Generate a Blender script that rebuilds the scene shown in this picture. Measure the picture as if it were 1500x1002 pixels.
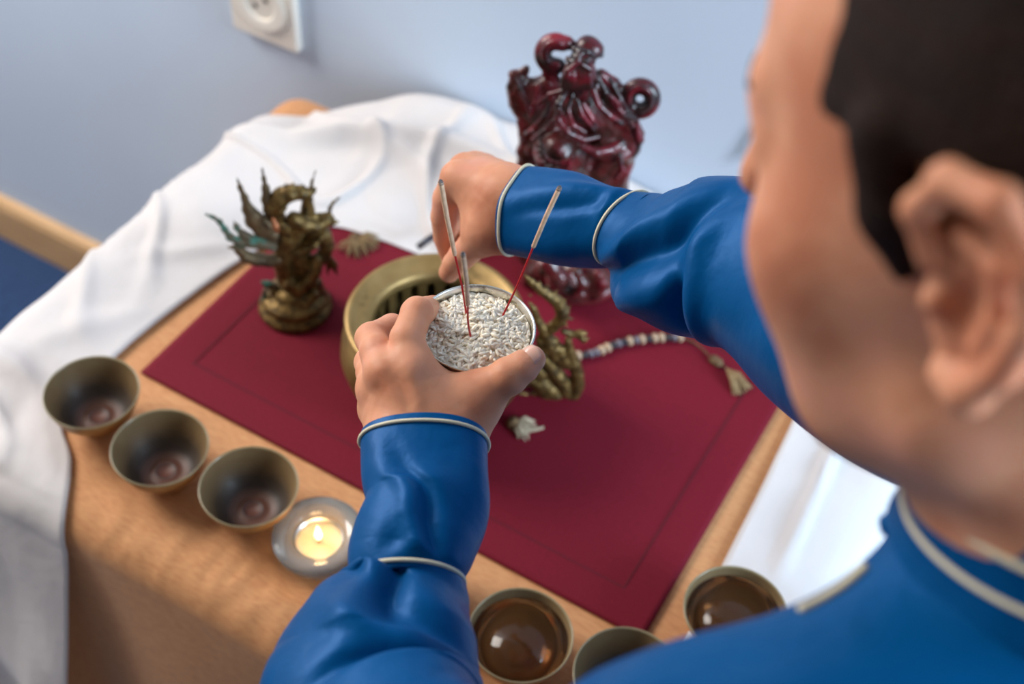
import bpy, bmesh, math, random
import numpy as np
import openvdb
from mathutils import Vector, Matrix

SC = bpy.context.scene
COL = SC.collection
for o in list(bpy.data.objects):
    bpy.data.objects.remove(o)
random.seed(7); RNG = np.random.RandomState(7)

# ------------------------------------------------------------------ camera
TZ = 0.63                                   # height of the table top
FPX = 1910.8                                # focal length in pixels of a 1500 px wide frame
PITCH, ROLL, YAW = .8396, .0779, -.4708
CAM = np.array([0, 0, 0.93123 + TZ])
FW = np.array([math.sin(YAW)*math.cos(PITCH), math.cos(YAW)*math.cos(PITCH), -math.sin(PITCH)])
_rt = np.array([math.cos(YAW), -math.sin(YAW), 0.]); _up = np.cross(_rt, FW)
RT = _rt*math.cos(ROLL) + _up*math.sin(ROLL)
UP = -_rt*math.sin(ROLL) + _up*math.cos(ROLL)
cd = bpy.data.cameras.new('camera'); cam = bpy.data.objects.new('camera', cd); COL.objects.link(cam)
cam.matrix_world = Matrix(((RT[0], UP[0], -FW[0], CAM[0]), (RT[1], UP[1], -FW[1], CAM[1]), (RT[2], UP[2], -FW[2], CAM[2]), (0, 0, 0, 1)))
cd.sensor_width = 36; cd.sensor_fit = 'HORIZONTAL'; cd.lens = FPX/1500*36
cd.clip_start = .02; cd.clip_end = 50
cd.dof.use_dof = True; cd.dof.focus_distance = .79; cd.dof.aperture_fstop = 4.9
SC.camera = cam

# ------------------------------------------------------------------ light and exposure
SC.view_settings.view_transform = 'Standard'; SC.view_settings.look = 'None'
SC.view_settings.gamma = 1; SC.view_settings.use_curve_mapping = False
SC.view_settings.exposure = 0.24
W = bpy.data.worlds.new('room_light'); SC.world = W; W.use_nodes = True
W.node_tree.nodes['Background'].inputs[0].default_value = (.92, .88, .86, 1)
W.node_tree.nodes['Background'].inputs[1].default_value = .65

def area(name, loc, target, size, power, color, sy=None):
    l = bpy.data.lights.new(name, 'AREA'); l.energy = power; l.color = color; l.shape = 'RECTANGLE'
    l.size = size; l.size_y = sy or size
    o = bpy.data.objects.new(name, l); COL.objects.link(o); o.location = loc
    o.rotation_euler = (Vector(target)-Vector(loc)).to_track_quat('-Z', 'Y').to_euler()
    return o
area('window_light', (2.3, .35, 1.75), (-.4, .75, .8), 1.2, 120, (.66, .84, 1.0), 1.3)
area('left_fill_light', (-2.5, .42, 2.2), (-.4, .6, .7), 1.1, 68, (1.0, .95, .90), 1.2)  # soft warm fill panel added on the left, not a window

# ------------------------------------------------------------------ helpers
A = np.array
def dep(px, py, D):                          # point seen at a pixel, at a distance D along the view
    return CAM + (FW + RT*(px-750)/FPX - UP*(py-501)/FPX)*D
P = dep
def onz(px, py, z=TZ):
    d = FW + RT*(px-750)/FPX - UP*(py-501)/FPX
    return CAM + d*(z-CAM[2])/d[2]
def onv(px, py, ax, ay, off=0.):             # on the upright plane through (ax, ay) that faces the room
    n = A([ax, ay])/math.hypot(ax, ay)
    d = FW + RT*(px-750)/FPX - UP*(py-501)/FPX
    t = (math.hypot(ax, ay)+off)/(d[0]*n[0]+d[1]*n[1])
    return CAM + d*t
def unit(v): v = A(v, float); return v/np.linalg.norm(v)

def tag(o, label=None, cat=None, group=None, kind=None):
    if label: o['label'] = label
    if cat: o['category'] = cat
    if group: o['group'] = group
    if kind: o['kind'] = kind
    return o
def empty(name, loc):
    o = bpy.data.objects.new(name, None); COL.objects.link(o); o.location = loc; o.empty_display_size = .02
    return o
def base(o):
    p = Vector((0, 0, 0))
    while o: p += o.location; o = o.parent
    return p
def mesh(name, V, F, m, parent=None, smooth=True, world=True):
    V = np.asarray(V, float)
    if parent is not None and world: V = V - A(base(parent))
    me = bpy.data.meshes.new(name); me.from_pydata([tuple(v) for v in V], [], [tuple(f) for f in F]); me.update()
    if m: me.materials.append(m)
    me.polygons.foreach_set('use_smooth', [smooth]*len(me.polygons))
    o = bpy.data.objects.new(name, me); COL.objects.link(o)
    if parent is not None: o.parent = parent
    return o
class MB:                                    # mesh builder
    def __init__(s): s.v = []; s.f = []
    def add(s, V, F):
        n = len(s.v); s.v += [tuple(p) for p in V]; s.f += [tuple(i+n for i in f) for f in F]; return s
    def box(s, lo, hi):
        x0, y0, z0 = lo; x1, y1, z1 = hi
        return s.add([(x0,y0,z0),(x1,y0,z0),(x1,y1,z0),(x0,y1,z0),(x0,y0,z1),(x1,y0,z1),(x1,y1,z1),(x0,y1,z1)],
                     [(0,3,2,1),(4,5,6,7),(0,1,5,4),(1,2,6,5),(2,3,7,6),(3,0,4,7)])
    def lathe(s, prof, n=64, c=(0, 0, 0), a0=0, closed=False):
        V = []; F = []
        for r, z in prof:
            for k in range(n):
                a = 2*math.pi*k/n + a0; V.append((c[0]+r*math.cos(a), c[1]+r*math.sin(a), c[2]+z))
        m = len(prof)
        for i in range(m if closed else m-1):
            for k in range(n):
                a = i*n+k; b = i*n+(k+1) % n; i2 = ((i+1) % m)*n
                F.append((a, b, i2+(k+1) % n, i2+k))
        return s.add(V, F)
    def tube(s, pts, r, n=8, cap=True):
        pts = [A(p, float) for p in pts]; rr = r if hasattr(r, '__len__') else [r]*len(pts)
        V = []; F = []; up = None
        for i, p in enumerate(pts):
            t = unit(pts[min(i+1, len(pts)-1)]-pts[max(i-1, 0)])
            if up is None: up = A([0, 0, 1.]) if abs(t[2]) < .9 else A([1., 0, 0])
            a = unit(up - t*np.dot(up, t)); b = np.cross(t, a); up = a
            for k in range(n):
                w = 2*math.pi*k/n; V.append(p + (a*math.cos(w)+b*math.sin(w))*rr[i])
        for i in range(len(pts)-1):
            for k in range(n): F.append((i*n+k, i*n+(k+1) % n, (i+1)*n+(k+1) % n, (i+1)*n+k))
        if cap: F.append(tuple(range(n))[::-1]); F.append(tuple((len(pts)-1)*n+k for k in range(n)))
        return s.add(V, F)
    def build(s, name, m, parent=None, smooth=True, world=True):
        return mesh(name, s.v, s.f, m, parent, smooth, world)
def shade_auto(o, ang=40):
    o.data.update()
    bm = bmesh.new(); bm.from_mesh(o.data)
    for e in bm.edges:
        if len(e.link_faces) == 2 and e.calc_face_angle(0) > math.radians(ang): e.smooth = False
    bm.to_mesh(o.data); bm.free()
def fixn(o):
    bm = bmesh.new(); bm.from_mesh(o.data); bmesh.ops.recalc_face_normals(bm, faces=bm.faces); bm.to_mesh(o.data); bm.free(); return o
def bevel(o, w, seg=2):
    m = o.modifiers.new('bevel', 'BEVEL'); m.width = w; m.segments = seg; m.limit_method = 'ANGLE'; return o
def catmull(pts, n):
    pts = A(pts, float); out = []
    m = len(pts)
    for i in range(m-1):
        p0 = pts[max(i-1, 0)]; p1 = pts[i]; p2 = pts[i+1]; p3 = pts[min(i+2, m-1)]
        for k in range(n):
            t = k/n
            out.append(.5*((2*p1)+(-p0+p2)*t+(2*p0-5*p1+4*p2-p3)*t*t+(-p0+3*p1-3*p2+p3)*t**3))
    out.append(pts[-1]); return A(out)

# ---- signed distance modelling: smooth unions sampled on a grid and turned into one skin
class Vol:
    def __init__(s, lo, hi, h):
        s.lo = A(lo, float); s.h = h; s.n = np.ceil((A(hi)-s.lo)/h).astype(int)+1
        s.F = np.full(s.n, 9., np.float32)
        s.ax = [s.lo[i]+h*np.arange(s.n[i], dtype=np.float32) for i in range(3)]
    def _sub(s, lo, hi):
        i0 = np.clip(np.floor((A(lo)-s.lo)/s.h).astype(int), 0, s.n-1); i1 = np.clip(np.ceil((A(hi)-s.lo)/s.h).astype(int)+1, 1, s.n)
        sl = tuple(slice(a, b) for a, b in zip(i0, i1))
        return sl, s.ax[0][sl[0]][:, None, None], s.ax[1][sl[1]][None, :, None], s.ax[2][sl[2]][None, None, :]
    def _put(s, sl, d, k, sub=False):
        f = s.F[sl]
        if sub:
            if k > 0:
                h = np.clip(.5-.5*(f+d)/k, 0, 1); s.F[sl] = f*(1-h)-d*h+k*h*(1-h)
            else: s.F[sl] = np.maximum(f, -d)
            return
        if k > 0:
            h = np.clip(.5+.5*(f-d)/k, 0, 1); s.F[sl] = f*(1-h)+d*h-k*h*(1-h)
        else: s.F[sl] = np.minimum(f, d)
    def cap(s, a, b, ra, rb=None, k=0., sub=False):
        a = A(a, float); b = A(b, float); rb = ra if rb is None else rb
        m = max(ra, rb)+k+4*s.h
        sl, X, Y, Z = s._sub(np.minimum(a, b)-m, np.maximum(a, b)+m)
        ab = b-a; L = max(np.dot(ab, ab), 1e-12)
        t = np.clip(((X-a[0])*ab[0]+(Y-a[1])*ab[1]+(Z-a[2])*ab[2])/L, 0, 1)
        d = np.sqrt((X-a[0]-t*ab[0])**2+(Y-a[1]-t*ab[1])**2+(Z-a[2]-t*ab[2])**2)-(ra+(rb-ra)*t)
        s._put(sl, d, k, sub); return s
    def chain(s, pts, k=0., sub=False):
        for (a, ra), (b, rb) in zip(pts[:-1], pts[1:]): s.cap(a, b, ra, rb, k, sub)
        return s
    def ell(s, c, r, R=None, k=0., sub=False):
        c = A(c, float); r = A(r, float)*np.ones(3); m = r.max()+k+4*s.h
        sl, X, Y, Z = s._sub(c-m, c+m)
        X = X-c[0]; Y = Y-c[1]; Z = Z-c[2]
        if R is None: R = np.eye(3)
        u = [(X*R[i][0]+Y*R[i][1]+Z*R[i][2]) for i in range(3)]
        k0 = np.sqrt(sum((u[i]/r[i])**2 for i in range(3)))+1e-9; k1 = np.sqrt(sum((u[i]/r[i]**2)**2 for i in range(3)))+1e-9
        s._put(sl, k0*(k0-1)/k1, k, sub); return s
    def noise(s, amp, freq, seed=0, ridged=False):
        r = np.random.RandomState(seed); X, Y, Z = (s.ax[0][:, None, None], s.ax[1][None, :, None], s.ax[2][None, None, :])
        band = np.abs(s.F) < amp*3+4*s.h
        idx = np.nonzero(band); x = s.ax[0][idx[0]]; y = s.ax[1][idx[1]]; z = s.ax[2][idx[2]]
        v = 0; w = 0
        for o in range(3):
            f = freq*2**o; ph = r.rand(6)*6.28; a = .6**o
            q = unit(r.randn(3)); q2 = unit(r.randn(3)); q3 = unit(r.randn(3))
            wx = np.sin((x*q2[0]+y*q2[1]+z*q2[2])*f*.7+ph[3])*1.3
            n = np.sin((x*q[0]+y*q[1]+z*q[2])*f+ph[0]+wx)*np.sin((x*q2[1]+y*q2[2]+z*q2[0])*f+ph[1]+wx)+np.sin((x*q3[0]+y*q3[1]+z*q3[2])*f*1.1+ph[2]-wx)*.5
            if ridged: n = 1-2*np.abs(n)
            v = v+a*n; w += a
        s.F[idx] += (amp*v/w).astype(np.float32); return s
    def mesh(s, name, m, parent=None, smooth_it=0):
        g = openvdb.FloatGrid(background=float(3*s.h)); g.copyFromArray(np.clip(s.F, -3*s.h, 3*s.h).astype(np.float32))
        pts, quads = g.convertToQuads(isovalue=0.)
        V = pts.astype(float)*s.h + s.lo
        o = mesh(name, V, quads[:, ::-1].tolist(), m, parent)
        if smooth_it:
            md = o.modifiers.new('smooth', 'SMOOTH'); md.iterations = smooth_it; md.factor = .5
        return o

# ---- materials
def lin(c): return tuple((x/12.92 if x <= .04045 else ((x+.055)/1.055)**2.4) for x in [v/255 for v in c])+(1,)
def pm(name, cols, scale=20, rough=.5, metal=0., bump=None, sss=0, coat=0, sheen=0, spec=.5, stretch=(1, 1, 1), detail=4,
       trans=0, ior=1.45, pos=None, bump2=None, rough2=None, emit=None, emit_s=0, aniso=0, sssr=(1, .35, .2), sscale=.006, transl=0, sheen_tint=None, tint=None):
    m = bpy.data.materials.new(name); m.use_nodes = True; t = m.node_tree; N = t.nodes; L = t.links
    b = N['Principled BSDF']; I = b.inputs
    tc = N.new('ShaderNodeTexCoord'); mp = N.new('ShaderNodeMapping'); L.new(tc.outputs['Object'], mp.inputs[0]); mp.inputs['Scale'].default_value = stretch
    nz = N.new('ShaderNodeTexNoise'); nz.inputs['Scale'].default_value = scale; nz.inputs['Detail'].default_value = detail; L.new(mp.outputs[0], nz.inputs['Vector'])
    if len(cols) == 1: I['Base Color'].default_value = lin(cols[0])
    else:
        cr = N.new('ShaderNodeValToRGB'); L.new(nz.outputs[0], cr.inputs[0]); L.new(cr.outputs[0], I['Base Color'])
        pos = pos or [.32+.36*i/(len(cols)-1) for i in range(len(cols))]
        while len(cr.color_ramp.elements) < len(cols): cr.color_ramp.elements.new(.5)
        for e, p_, c in zip(cr.color_ramp.elements, pos, cols): e.position = p_; e.color = lin(c)
    I['Roughness'].default_value = rough; I['Metallic'].default_value = metal; I['IOR'].default_value = ior
    I['Specular IOR Level'].default_value = spec
    if rough2 is not None:
        mr = N.new('ShaderNodeMapRange'); L.new(nz.outputs[0], mr.inputs[0]); mr.inputs[1].default_value = .35; mr.inputs[2].default_value = .65
        mr.inputs[3].default_value = rough; mr.inputs[4].default_value = rough2; L.new(mr.outputs[0], I['Roughness'])
    if sss: I['Subsurface Weight'].default_value = sss; I['Subsurface Radius'].default_value = sssr; I['Subsurface Scale'].default_value = sscale
    if coat: I['Coat Weight'].default_value = coat; I['Coat Roughness'].default_value = .12
    if sheen: I['Sheen Weight'].default_value = sheen; I['Sheen Roughness'].default_value = .35
    if sheen_tint: I['Sheen Tint'].default_value = lin(sheen_tint)
    if tint: I['Specular Tint'].default_value = lin(tint)
    if trans: I['Transmission Weight'].default_value = trans
    if aniso: I['Anisotropic'].default_value = aniso
    if emit: I['Emission Color'].default_value = emit; I['Emission Strength'].default_value = emit_s
    prev = None
    for bb in (bump, bump2):
        if not bb: continue
        sc_, st, dist = bb[:3]; strch = bb[3] if len(bb) > 3 else (1, 1, 1)
        mp2 = N.new('ShaderNodeMapping'); L.new(tc.outputs['Object'], mp2.inputs[0]); mp2.inputs['Scale'].default_value = strch
        n2 = N.new('ShaderNodeTexNoise'); n2.inputs['Scale'].default_value = sc_; n2.inputs['Detail'].default_value = 4; L.new(mp2.outputs[0], n2.inputs['Vector'])
        bp = N.new('ShaderNodeBump'); bp.inputs['Strength'].default_value = st; bp.inputs['Distance'].default_value = dist; L.new(n2.outputs[0], bp.inputs['Height'])
        if prev: L.new(prev.outputs[0], bp.inputs['Normal'])
        prev = bp
    if prev: L.new(prev.outputs[0], I['Normal'])
    if transl:
        tr = N.new('ShaderNodeBsdfTranslucent'); mx = N.new('ShaderNodeMixShader'); mx.inputs[0].default_value = transl
        tr.inputs[0].default_value = lin(cols[-1])
        L.new(b.outputs[0], mx.inputs[1]); L.new(tr.outputs[0], mx.inputs[2]); L.new(mx.outputs[0], N['Material Output'].inputs[0])
    return m
def glaze_mat():
    m = pm('bowl_inner_glaze', [(0, 0, 0), (255, 255, 255)], 60, .42, rough2=.5, bump=(240, .12, .0006))
    t = m.node_tree; N = t.nodes; L = t.links; b = N['Principled BSDF']
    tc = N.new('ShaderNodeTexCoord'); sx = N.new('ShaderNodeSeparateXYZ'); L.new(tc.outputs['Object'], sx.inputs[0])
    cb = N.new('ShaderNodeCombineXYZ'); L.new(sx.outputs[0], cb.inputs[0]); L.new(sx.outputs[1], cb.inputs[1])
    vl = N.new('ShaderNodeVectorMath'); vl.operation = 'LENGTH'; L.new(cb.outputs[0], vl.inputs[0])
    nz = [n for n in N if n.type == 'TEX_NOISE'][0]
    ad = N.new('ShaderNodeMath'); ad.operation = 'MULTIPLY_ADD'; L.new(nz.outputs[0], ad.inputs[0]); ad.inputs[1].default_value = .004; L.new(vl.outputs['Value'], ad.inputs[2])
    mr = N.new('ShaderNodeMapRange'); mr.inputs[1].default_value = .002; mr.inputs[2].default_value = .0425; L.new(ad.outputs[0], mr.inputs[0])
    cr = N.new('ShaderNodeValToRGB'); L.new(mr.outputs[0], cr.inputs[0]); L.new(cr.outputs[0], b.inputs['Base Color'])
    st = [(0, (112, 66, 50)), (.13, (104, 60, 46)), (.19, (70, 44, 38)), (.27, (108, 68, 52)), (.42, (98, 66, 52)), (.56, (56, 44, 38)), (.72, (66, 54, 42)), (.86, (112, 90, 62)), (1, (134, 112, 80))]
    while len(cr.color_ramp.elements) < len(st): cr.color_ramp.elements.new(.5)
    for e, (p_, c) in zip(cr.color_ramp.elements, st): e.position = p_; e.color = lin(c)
    return m
M = dict(glin=glaze_mat(),
 wall=pm('wall_paint', [(196, 211, 230), (201, 216, 234)], 3, .6, bump=(140, .08, .002)),
 carpet=pm('carpet', [(22, 42, 76), (40, 68, 110), (30, 54, 92)], 160, .95, bump=(300, .9, .004)),
 plaster=pm('plaster', [(138, 126, 114), (146, 134, 122)], 4, .8),
 oak=pm('oak', [(190, 150, 105), (210, 172, 126)], 14, .45, stretch=(1, 12, 12)),
 plastic=pm('socket_plastic', [(232, 226, 216)], rough=.3),
 dark=pm('dark_hole', [(22, 20, 18)], rough=.8),
 peach=pm('peach_linen', [(184, 126, 82), (194, 138, 92), (200, 146, 98)], 420, .8, stretch=(.25, 1, 1), bump=(700, .3, .0005, (2, .3, .3)), bump2=(700, .3, .0005, (.3, 2, .3)), sheen=.25),
 white=pm('white_cotton', [(224, 220, 220), (232, 228, 227)], 8, .7, bump=(16, .35, .01), bump2=(600, .2, .0006), sheen=.2, transl=.28),
 red=pm('red_linen', [(104, 15, 32), (112, 19, 37)], 300, .75, bump=(420, .5, .0008), spec=.2, pos=[.3, .7]),
 hem=pm('hem_stitch', [(72, 18, 26)], rough=.9),
 glaze=pm('brown_glaze', [(60, 44, 30), (98, 78, 52), (84, 60, 40)], 34, .28, rough2=.4, coat=.4, bump=(240, .12, .0006)),
 glazer=pm('bowl_rim_glaze', [(130, 116, 84), (150, 136, 104)], 40, .3, coat=.3),
 ochre=pm('ochre_foot', [(150, 104, 52), (176, 128, 70)], 40, .45),
 glring=pm('reddish_glaze', [(92, 40, 26), (112, 60, 40)], 60, .3, coat=.4),
 tea=pm('tea', [(176, 122, 74)], rough=.05, trans=.9, ior=1.33),
 glass=pm('clear_glass', [(238, 242, 242)], rough=.10, trans=.86, ior=1.45),
 alu=pm('tealight_cup', [(205, 200, 195)], rough=.3, metal=1.),
 wax=pm('wax', [(246, 214, 176)], rough=.3, sss=1., sssr=(1, .7, .4), sscale=.012),
 flame=pm('flame', [(255, 200, 120)], emit=(1, .62, .24, 1), emit_s=7),
 wick=pm('wick', [(20, 14, 12)], rough=.9),
 brass=pm('old_brass', [(92, 74, 42), (122, 98, 56), (132, 108, 66)], 26, .42, metal=.75, rough2=.55, bump=(60, .12, .002)),
 brassrim=pm('rim_brass', [(92, 74, 44), (148, 120, 74), (164, 136, 88)], 40, .45, metal=.6, rough2=.5, bump=(120, .2, .001), pos=[.28, .42, .7]),
 bronze=pm('dark_bronze', [(58, 46, 28), (104, 82, 44), (122, 98, 56)], 130, .42, metal=.65, bump=(320, .7, .0015)),
 bronzed=pm('patinated_bronze', [(70, 58, 46), (96, 80, 56), (104, 84, 60)], 60, .5, metal=.5, bump=(200, .5, .0015)),
 verd=pm('verdigris', [(58, 108, 92), (90, 76, 56), (84, 70, 50)], 110, .65, bump=(200, .5, .001), pos=[.40, .54, .7]),
 rosin=pm('red_resin', [(38, 20, 20), (92, 18, 28), (128, 26, 38)], 42, .3, coat=.2, bump=(120, .4, .003), pos=[.42, .56, .74]),
 resd=pm('dark_resin', [(46, 30, 26), (78, 34, 32), (104, 26, 34)], 60, .3, coat=.3, bump=(110, .5, .003)),
 silver=pm('silver', [(150, 142, 124), (226, 222, 210), (236, 232, 224)], 90, .22, metal=1., rough2=.34, bump=(160, .25, .001), pos=[.36, .47, .7]),
 rice=pm('rice', [(255, 238, 210), (255, 246, 226)], 60, .42, sss=.5, sssr=(1, .85, .7), sscale=.003),
 stickr=pm('red_stick', [(176, 18, 24)], rough=.5),
 incense=pm('incense_paste', [(200, 164, 132), (222, 188, 156)], 300, .85, bump=(900, .3, .0004)),
 ash=pm('burnt_tip', [(48, 44, 48), (110, 108, 112)], 500, .9),
 skin=pm('skin', [(188, 122, 92), (206, 146, 114), (214, 150, 124)], 26, .5, sss=.35, sscale=.006, bump=(700, .18, .0006), bump2=(90, .15, .002), spec=.25, detail=3),
 nail=pm('fingernail', [(232, 176, 158)], rough=.22, sss=.3, coat=.3),
 lips=pm('lips', [(170, 82, 76)], rough=.4),
 hair=pm('dark_hair', [(22, 12, 8), (44, 25, 15)], 60, .6, spec=.15, stretch=(1, 1, 8), bump=(160, .8, .003, (1, 5, 5))),
 silk=pm('blue_silk', [(0, 64, 114), (0, 75, 130)], 12, .44, sheen=.08, sheen_tint=(40, 140, 235), spec=.4, tint=(70, 160, 255), bump=(30, .35, .006, (1, 1, .4)), bump2=(90, .12, .002), aniso=.3),
 pipe=pm('cream_piping', [(214, 206, 178)], rough=.55),
 trouser=pm('dark_trousers', [(24, 30, 44)], rough=.9),
 shoe=pm('black_shoe', [(18, 18, 20)], rough=.5),
 bead_l=pm('pale_bead', [(196, 168, 140), (150, 124, 100)], 200, .35),
 bead_g=pm('grey_bead', [(128, 118, 122), (84, 80, 92)], 200, .3),
 bead_d=pm('dark_bead', [(40, 34, 38), (58, 54, 62)], 200, .3),
 cord=pm('brown_cord', [(84, 62, 42), (120, 94, 64)], 300, .9),
 tassel=pm('tan_tassel', [(120, 94, 62), (160, 134, 96)], 300, .9),
 tasselp=pm('pale_tassel', [(150, 132, 108), (186, 170, 146)], 300, .9),
 wood=pm('table_wood', [(150, 104, 62), (170, 122, 78)], 10, .4, stretch=(1, 10, 10)),
)

# ================================================================== SETTING
YW = 1.0
o = MB().box((-3.2, YW, -.02), (2.6, YW+.1, 2.7)).build('wall_back', M['wall'], smooth=False); tag(o, 'pale blue painted wall behind the table', 'wall', kind='structure')
o = MB().box((-3.2, -2.6, -.05), (2.6, YW, 0)).build('floor', M['carpet'], smooth=False); tag(o, 'dark blue carpet floor', 'floor', kind='structure')
prof = [(0, 0), (-.016, 0), (-.016, .072), (-.012, .084), (-.004, .09), (0, .09)]
V = [(x, YW+y, z) for x in (-3.2, 2.6) for y, z in prof]
F = [(i, i+1, i+7, i+6) for i in range(5)] + [(5, 4, 3, 2, 1, 0), (6, 7, 8, 9, 10, 11)]
o = fixn(mesh('baseboard_back', V, F, M['oak'], smooth=False)); tag(o, 'light oak baseboard along the blue wall', 'baseboard', kind='structure')

o = MB().box((-3.2, -2.7, -.02), (2.6, -2.6, 2.7)).build('wall_front', M['plaster'], smooth=False); tag(o, 'plain unseen wall behind the camera, added to block ambient light', 'wall', kind='structure')  # out of view; added so less ambient light reaches the head from behind
o = MB().box((-3.2, -2.7, 2.7), (2.6, YW+.1, 2.75)).build('ceiling', M['plaster'], smooth=False); tag(o, 'plain unseen ceiling, added to block ambient light', 'ceiling', kind='structure')  # out of view; added along with the rear wall to cut ambient light
# wall socket
X0, X1, Y0, Y1 = -.762, -.03, .40, .92
def wall_socket():
    x0, x1, z0, z1 = -.906, -.812, .640, .800
    r = empty('wall_socket', ((x0+x1)/2, YW, z0)); tag(r, 'white plastic wall socket plate on the blue wall, cut by the top of the frame', 'socket')
    cx = (x0+x1)/2; cz = z0+.052; y = YW-.013
    pl = MB().box((x0, YW-.012, z0), (x1, YW, z1)).build('cover_plate', M['plastic'], r, smooth=False); bevel(pl, .003, 3)
    for zc in (cz, cz+.071):
        s = MB(); n = 40
        s.lathe([(.034, 0), (.036, -.0035), (.0335, -.005), (.0225, -.0045), (.0205, -.003), (.0205, -.0006), (0.0001, -.0006)], n)
        V = [(cx+a, YW-.0118+z, zc+b) for a, b, z in s.v]
        i = mesh('socket_insert', V, s.f, M['plastic'], r); fixn(i); shade_auto(i, 30)
        for sx in (-1, 1):
            k = MB().lathe([(.0031, 0), (.0031, -.0022), (.0001, -.0022)], 16)
            h = mesh('pin_hole', [(cx+sx*.0095*.8+a, YW-.0108+z, zc+sx*.0095*.6+b) for a, b, z in k.v], k.f, M['dark'], i); fixn(h)
wall_socket()

# table under the cloths
def table():
    r = empty('table', ((X0+X1)/2, (Y0+Y1)/2, 0)); tag(r, 'low wooden side table hidden under the peach and white cloths', 'table')
    t = MB().box((X0, Y0, TZ-.032), (X1, Y1, TZ-.005)).build('tabletop', M['wood'], r, smooth=False); bevel(t, .006)
    for x in (X0+.05, X1-.05):
        for y in (Y0+.05, Y1-.05):
            MB().box((x-.02, y-.02, 0), (x+.02, y+.02, TZ-.032)).build('leg', M['wood'], r, smooth=False)
table()

def drape(u, v, r=.02, off=.0, flare=.06, fold=(0, 0, 0), yb=None):
    nx = np.clip(u, X0, X1); ny = np.clip(v, Y0, yb or Y1)
    ex = u-nx; ey = v-ny; d = np.hypot(ex, ey)+1e-9; dx = ex/d; dy = ey/d
    q = np.minimum(d/r, math.pi/2); rest = np.maximum(d-r*math.pi/2, 0)
    out = r*np.sin(q)+rest*flare; down = r*(1-np.cos(q))+rest*(1-flare**2/2)
    per = nx-ny + np.arctan2(dy, dx)*.25
    fd = fold[0]*np.sin(per*fold[1]+fold[2]+1.3*np.sin(per*fold[1]*.37))*np.clip(rest/.25, 0, 1)
    out = out + fd + np.where(rest > 0, abs(fold[0])*np.clip(rest/.25, 0, 1), 0)
    o_h = off*np.sin(q); o_v = off*np.cos(q)
    x = nx+dx*(out+o_h); y = ny+dy*(out+o_h); z = TZ-down+o_v
    y = np.minimum(y, YW-.004)
    return x, y, z
def gridmesh(name, X, Y, Z, m, parent=None, solid=0.):
    a, b = X.shape
    V = np.stack([X, Y, Z], -1).reshape(-1, 3)
    F = [(i*b+j, (i+1)*b+j, (i+1)*b+j+1, i*b+j+1) for i in range(a-1) for j in range(b-1)]
    o = mesh(name, V, F, m, parent)
    if solid:
        s = o.modifiers.new('thickness', 'SOLIDIFY'); s.thickness = solid; s.offset = 0
    return o
def snoise(x, y, f, seed=0):
    r = np.random.RandomState(seed); v = 0
    for k in range(5):
        a = r.rand()*6.28; ff = f*(.6+r.rand()*1.2); ph = r.rand()*6.28
        v = v+np.sin((x*math.cos(a)+y*math.sin(a))*ff+ph+1.2*np.sin((x*math.sin(a)-y*math.cos(a))*ff*.6+ph*2))
    return v/5

# peach tablecloth: covers the top and hangs over the edges
us = np.concatenate([np.linspace(X0-.5, X0, 50)[:-1], np.linspace(X0, X1, 150), np.linspace(X1, X1+.5, 50)[1:]])
vs = np.concatenate([np.linspace(Y0-.56, Y0, 90)[:-1], np.linspace(Y0, Y1, 90), np.linspace(Y1, Y1+.12, 16)[1:]])
U, V_ = np.meshgrid(us, vs, indexing='ij')
wr = .0022*np.exp(-(snoise(U*1.6, V_, 60, 3)/.16)**2)*np.exp(-((V_-Y0+.01)/.05)**2) + .0004*snoise(U, V_, 70, 5)
X, Y, Z = drape(U, V_, .035, .001, .05, (.012, 34, .4))
Z = Z + np.abs(wr) + .003*np.exp(-((V_-Y0)/.03)**2)*np.sin(U*40)**2*0
o = gridmesh('tablecloth', X, Y, Z, M['peach'], solid=.001)
tag(o, 'peach linen tablecloth hanging over the front edge of the table', 'tablecloth')

# red placemat
mx0, mx1, my0, my1 = -.645, -.129, .523, .875
def placemat():
    r = empty('placemat', ((mx0+mx1)/2, (my0+my1)/2, TZ+.002)); tag(r, 'dark red rectangular linen placemat with a drawn hemstitch border', 'placemat')
    hh = lambda x, y: TZ+.0036+.0007*snoise(x, y, 26, 9)
    us = np.linspace(mx0, mx1, 90); vs = np.linspace(my0, my1, 64); U, V_ = np.meshgrid(us, vs, indexing='ij')
    i = .034
    e = np.minimum.reduce([U-mx0, mx1-U, V_-my0, my1-V_])
    Z = hh(U, V_) + np.where(e < i, .0007, 0)
    wob = .0012*np.sin(U*31+1)*(np.abs(V_-my0) < .2)
    g = gridmesh('mat_cloth', U, V_+wob*0, Z, M['red'], r, solid=.0018)
    s = MB()
    def dash(x, y, ax):
        z = hh(x, y)+.0017
        a, b = (.0012, .0008) if ax == 0 else (.0008, .0012)
        s.add([(x-a, y-b, z), (x+a, y-b, z), (x+a, y+b, z), (x-a, y+b, z), (x, y, z+.0004)], [(0, 1, 4), (1, 2, 4), (2, 3, 4), (3, 0, 4)])
    for x in np.arange(mx0+i, mx1-i, .0035): dash(x, my0+i, 0); dash(x, my1-i, 0)
    for y in np.arange(my0+i, my1-i, .0035): dash(mx0+i, y, 1); dash(mx1-i, y, 1)
    h = s.build('hemstitch', M['hem'], r, smooth=False); tag(h, kind='stuff')
placemat()

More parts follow.
